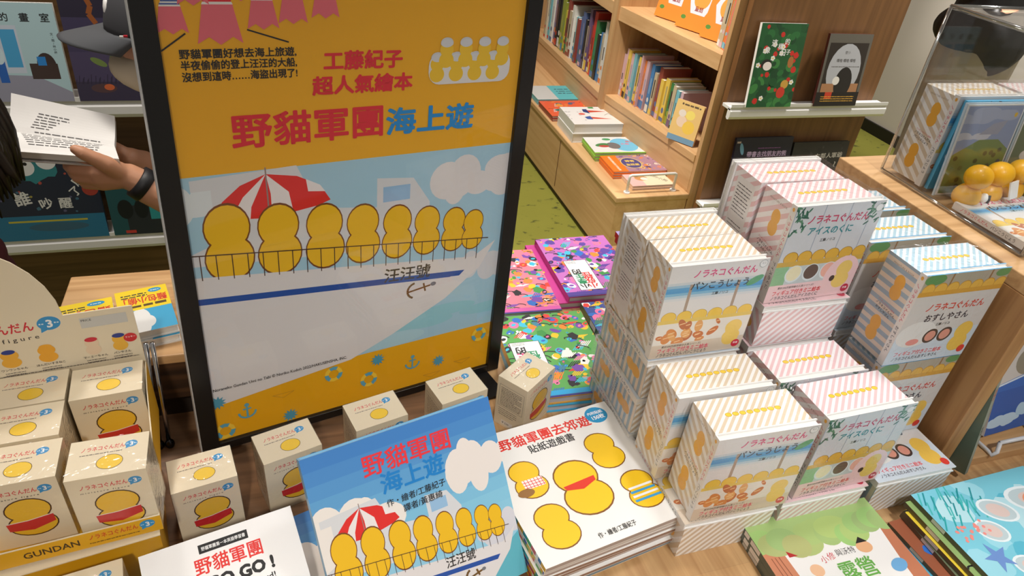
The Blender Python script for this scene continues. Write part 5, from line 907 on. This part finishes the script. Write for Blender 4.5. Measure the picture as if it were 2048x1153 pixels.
    def band(g): a = aty(272, 361, 1.25); b = aty(294, 374, 1.25); g.tube([a, a+(b-a)*.05, b-(b-a)*.05, b], [.026, .0295, .031, .029], M((24, 24, 27), .5), 24)
    part('wrist_strap', band, 0); face(t, (-.255, -1.42+1.405+0, 1.105) if False else (-.115, -.015, 1.105), (.078, .066), fw, sd); feet(t, ((.02, -.06), (.02, .06)), -pi/2)
    # the book held open in both hands
    bt = thing('open_book', 'open white book with printed lines held by person in cap', 'book', aty(120, 285, 1.285)); o0 = bt.location.copy()
    f0, f1 = aty(22, 186, 1.345), aty(229, 232, 1.345); g0, g1 = aty(16, 262, 1.30), aty(229, 293, 1.30); n0, n1 = aty(18, 302, 1.232), aty(238, 318, 1.232)
    def sheet(a0, a1, b0, b1, bow, nx=14, ny=12):
        def P(u, v): q = (a0*(1-u)+a1*u)*(1-v)+(b0*(1-u)+b1*u)*v; return q+Vector((0, -.25, 1))*(bow*sin(pi*min(v*1.15, 1))*(.6+.4*u))
        return P
    PF = sheet(f0, f1, g0, g1, -.004); PN = sheet(g0, g1, n0, n1, .009)
    def leaf(P, th, name, mat, lines, off=0):
        g = G(); nx, ny = 14, 12; top = [P(i/nx, j/ny)-o0+Vector((0, 0, off)) for j in range(ny+1) for i in range(nx+1)]; bot = [q-Vector((0, -.2, 1)).normalized()*th for q in top]; N1 = nx+1; T0 = len(top)
        fs = [(j*N1+i, (j+1)*N1+i, (j+1)*N1+i+1, j*N1+i+1) for j in range(ny) for i in range(nx)]; fs += [tuple(T0+k for k in reversed(f)) for f in fs]
        for i in range(nx): fs.append((i, i+1, T0+i+1, T0+i)); b = ny*N1; fs.append((b+i+1, b+i, T0+b+i, T0+b+i+1))
        for j in range(ny): fs.append((j*N1, T0+j*N1, T0+(j+1)*N1, (j+1)*N1)); e_ = j*N1+nx; fs.append((e_+N1, T0+e_+N1, T0+e_, e_))
        g.add(top+bot, fs, mat); ink = M((90, 88, 90), .9); r2 = random.Random(7); up = Vector((0, -.45, .9))*.0007
        for v, u0, u1 in lines:
            u = u0
            while u < u1:
                w_ = r2.uniform(.03, .09); w_ = min(w_, u1-u); q = [P(u, v), P(u, v+.022), P(u+w_, v+.022), P(u+w_, v)]; g.add([x-o0+up+Vector((0, 0, off)) for x in q], [(0, 1, 2, 3)], ink); u += w_+.012
        g.build(name, bt)
    leaf(PF, .006, 'far_pages', M((238, 236, 233), .8), [(.36+.085*i, .26-.012*i, .52-.03*i if i > 1 else .55) for i in range(6)]+[(.92, .24, .86)])
    leaf(PN, .012, 'near_pages', M((238, 236, 233), .8), [(.06+.10*i, .12+.01*i, .94-.02*i) for i in range(7)])
    leaf(PF, .0015, 'back_cover', M((206, 198, 190), .6), [], -.0095); leaf(PN, .0015, 'front_cover', M((214, 208, 202), .6), [], -.016)
cap_person()
def long_hair_person():
    t = thing('person', 'person with long dark hair and maroon top at left edge', 'person', (-.60, 1.14, 0)); g = G()
    chain(g, [(0, 0, .63, .085), (0, 0, .76, .08), (0, 0, .86, .085), (.0, 0, .935, .05), (.03, 0, .985, .038), (.07, 0, 1.03, .042)]); chain(g, [(.0, -.0, .92, .05), (.10, -.01, .905, .036)]); chain(g, [(.0, 0, .92, .05), (-.11, 0, .905, .036)])
    g.ball((.11, .01, 1.10), (.068, .078, .092), SKIN, 20, 14); g.ball((.11, .088, 1.085), (.011, .014, .016), SKIN, 10, 8)
    for s_, yy in ((1, .10), (-1, .10)):
        chain(g, [(s_*.108, -.01, .90, .034), (s_*.118, -.01, .80, .031), (s_*.112, .01, .70, .028), (s_*.09, .10, .72, .025), (s_*.06, .19, .76, .019)])
        for i in range(4): chain(g, [(s_*.06, .19, .76, .014), (s_*.05, .235, .765+.011*i-.016, .009), (s_*.035, .255, .77+.010*i-.016, .0078), (s_*.02, .25, .775+.009*i-.016, .007)])
        chain(g, [(s_*.06, .19, .765, .013), (s_*.052, .215, .79, .009), (s_*.04, .235, .803, .0075)]); chain(g, [(s_*.045, 0, .62, .075), (s_*.06, 0, .40, .058), (s_*.06, -.005, .22, .046), (s_*.06, 0, .06, .032)])
    fuse(g, 'body', t, .004, 2); mr = M((74, 20, 32), .85); g = G()
    chain(g, [(0, 0, .58, .115), (0, 0, .72, .105), (0, 0, .84, .10), (0, 0, .92, .07)], mr)
    for s_ in (-1, 1): chain(g, [(0, 0, .91, .07), (s_*.10, -.01, .905, .053), (s_*.118, -.01, .80, .046), (s_*.114, .0, .72, .042)], mr)
    chain(g, [(.05, -.02, .74, .10), (.10, -.02, .80, .075), (.12, -.02, .85, .05)], mr); fuse(g, 'cardigan', t, .006); g = G(); sk = M((34, 34, 44), .8)
    for s_ in (-1, 1): chain(g, [(s_*.045, 0, .60, .09), (s_*.06, 0, .40, .074), (s_*.06, 0, .10, .056)], sk)
    fuse(g, 'trousers', t, .006)
    g = G(); g.ball((.11, -.008, 1.115), (.086, .092, .098), HAIR, 22, 14); g.tube([(.09, -.05, 1.12), (.075, -.062, 1.0), (.06, -.066, .91)], [.075, .066, .045], HAIR, 16); r2 = random.Random(8)
    for i in range(84):
        a = -2.95+i*3.7/83; dx, dy = cos(a), sin(a); w_ = r2.uniform(-.006, .008); e = r2.uniform(0, .05); f_ = .018*max(0, dx)
        pts = [(.11, -.01, 1.214), (.11+.055*dx, -.01+.058*dy, 1.195), (.11+.086*dx, -.01+.09*dy, 1.135), (.11+(.094+w_)*dx+f_*.3, -.01+.096*dy, 1.07), (.11+(.092+w_)*dx+f_*.8, -.012+.096*dy, 1.015+e), (.11+(.084+w_)*dx+f_*1.3, -.014+.092*dy, .965+e)]
        g.tube(pts, [.006, .009, .0105, .010, .0075, .0015], HAIR, 7)
    for dx, z, r in ((.0, .965, .005), (.006, .99, .006), (-.01, .935, .005), (-.016, .955, .006)): g.tube([(.185+dx*.5, -.05, 1.12), (.200+dx, -.055, 1.06), (.212+dx*2, -.058, 1.01), (.218+dx*2.4, -.058, z)], [.014, .011, .007, .001], HAIR, 8)
    g.build('hair', t, True); face(t, (.11, .01, 1.105), (.078, .068), Vector((0, 1, 0)), Vector((1, 0, 0))); feet(t, ((-.06, .0), (.06, .0)), pi)
long_hair_person()
def jacket_person():
    t = thing('person', 'person in black jacket standing behind the acrylic case', 'person', (2.80, 2.25, 0)); g = G()
    chain(g, [(0, 0, .86, .12), (0, 0, 1.0, .115), (0, 0, 1.2, .125), (0, 0, 1.36, .07), (0, -.01, 1.42, .055), (0, -.01, 1.48, .055)]); chain(g, [(-.17, 0, 1.34, .055), (.17, 0, 1.34, .055)]); g.ball((0, -.02, 1.56), (.078, .098, .115), SKIN, 20, 14); g.ball((0, -.12, 1.55), (.012, .018, .02), SKIN, 10, 8)
    for s_ in (-1, 1):
        chain(g, [(s_*.18, 0, 1.33, .05), (s_*.23, .02, 1.14, .043), (s_*.20, -.10, 1.21, .036), (s_*.15, -.20, 1.26, .028)]); chain(g, [(s_*.07, 0, .84, .10), (s_*.09, 0, .48, .07), (s_*.09, .01, .28, .058), (s_*.09, .01, .07, .042)])
        for i in range(4): chain(g, [(s_*.15, -.20, 1.26, .02), (s_*.115, -.245, 1.27+.014*i-.02, .0105), (s_*.10, -.265, 1.28+.014*i-.02, .009), (s_*.085, -.255, 1.29+.013*i-.02, .008)])
        chain(g, [(s_*.15, -.205, 1.265, .016), (s_*.13, -.225, 1.30, .011), (s_*.115, -.235, 1.315, .009)])
    fuse(g, 'body', t, .006, 2); bj = M((20, 19, 21), .8); g = G()
    chain(g, [(0, 0, .92, .165), (0, 0, 1.05, .155), (0, 0, 1.22, .155), (0, 0, 1.34, .10), (0, -.01, 1.40, .075)], bj)
    for s_ in (-1, 1): chain(g, [(0, 0, 1.32, .10), (s_*.17, 0, 1.33, .075), (s_*.235, .02, 1.14, .062), (s_*.205, -.09, 1.20, .052)], bj); g.ball((s_*.08, 0, .95), (.15, .15, .10), bj, 16, 10)
    fuse(g, 'jacket', t, .008); g = G(); bc = M((176, 164, 146), .85)
    for s_ in (-1, 1): chain(g, [(s_*.06, 0, .86, .12), (s_*.09, 0, .48, .088), (s_*.09, .01, .11, .07)], bc)
    fuse(g, 'trousers', t, .008); g = G(); g.ball((0, .0, 1.585), (.088, .105, .105), HAIR, 20, 12, None, lambda d: Vector((d.x, max(d.y, -.45), max(d.z, -.5)))); g.build('hair', t, True); face(t, (0, -.02, 1.565), (.098, .078), Vector((0, -1, 0)), Vector((1, 0, 0))); feet(t, ((-.09, 0), (.09, 0)), 0)
jacket_person()
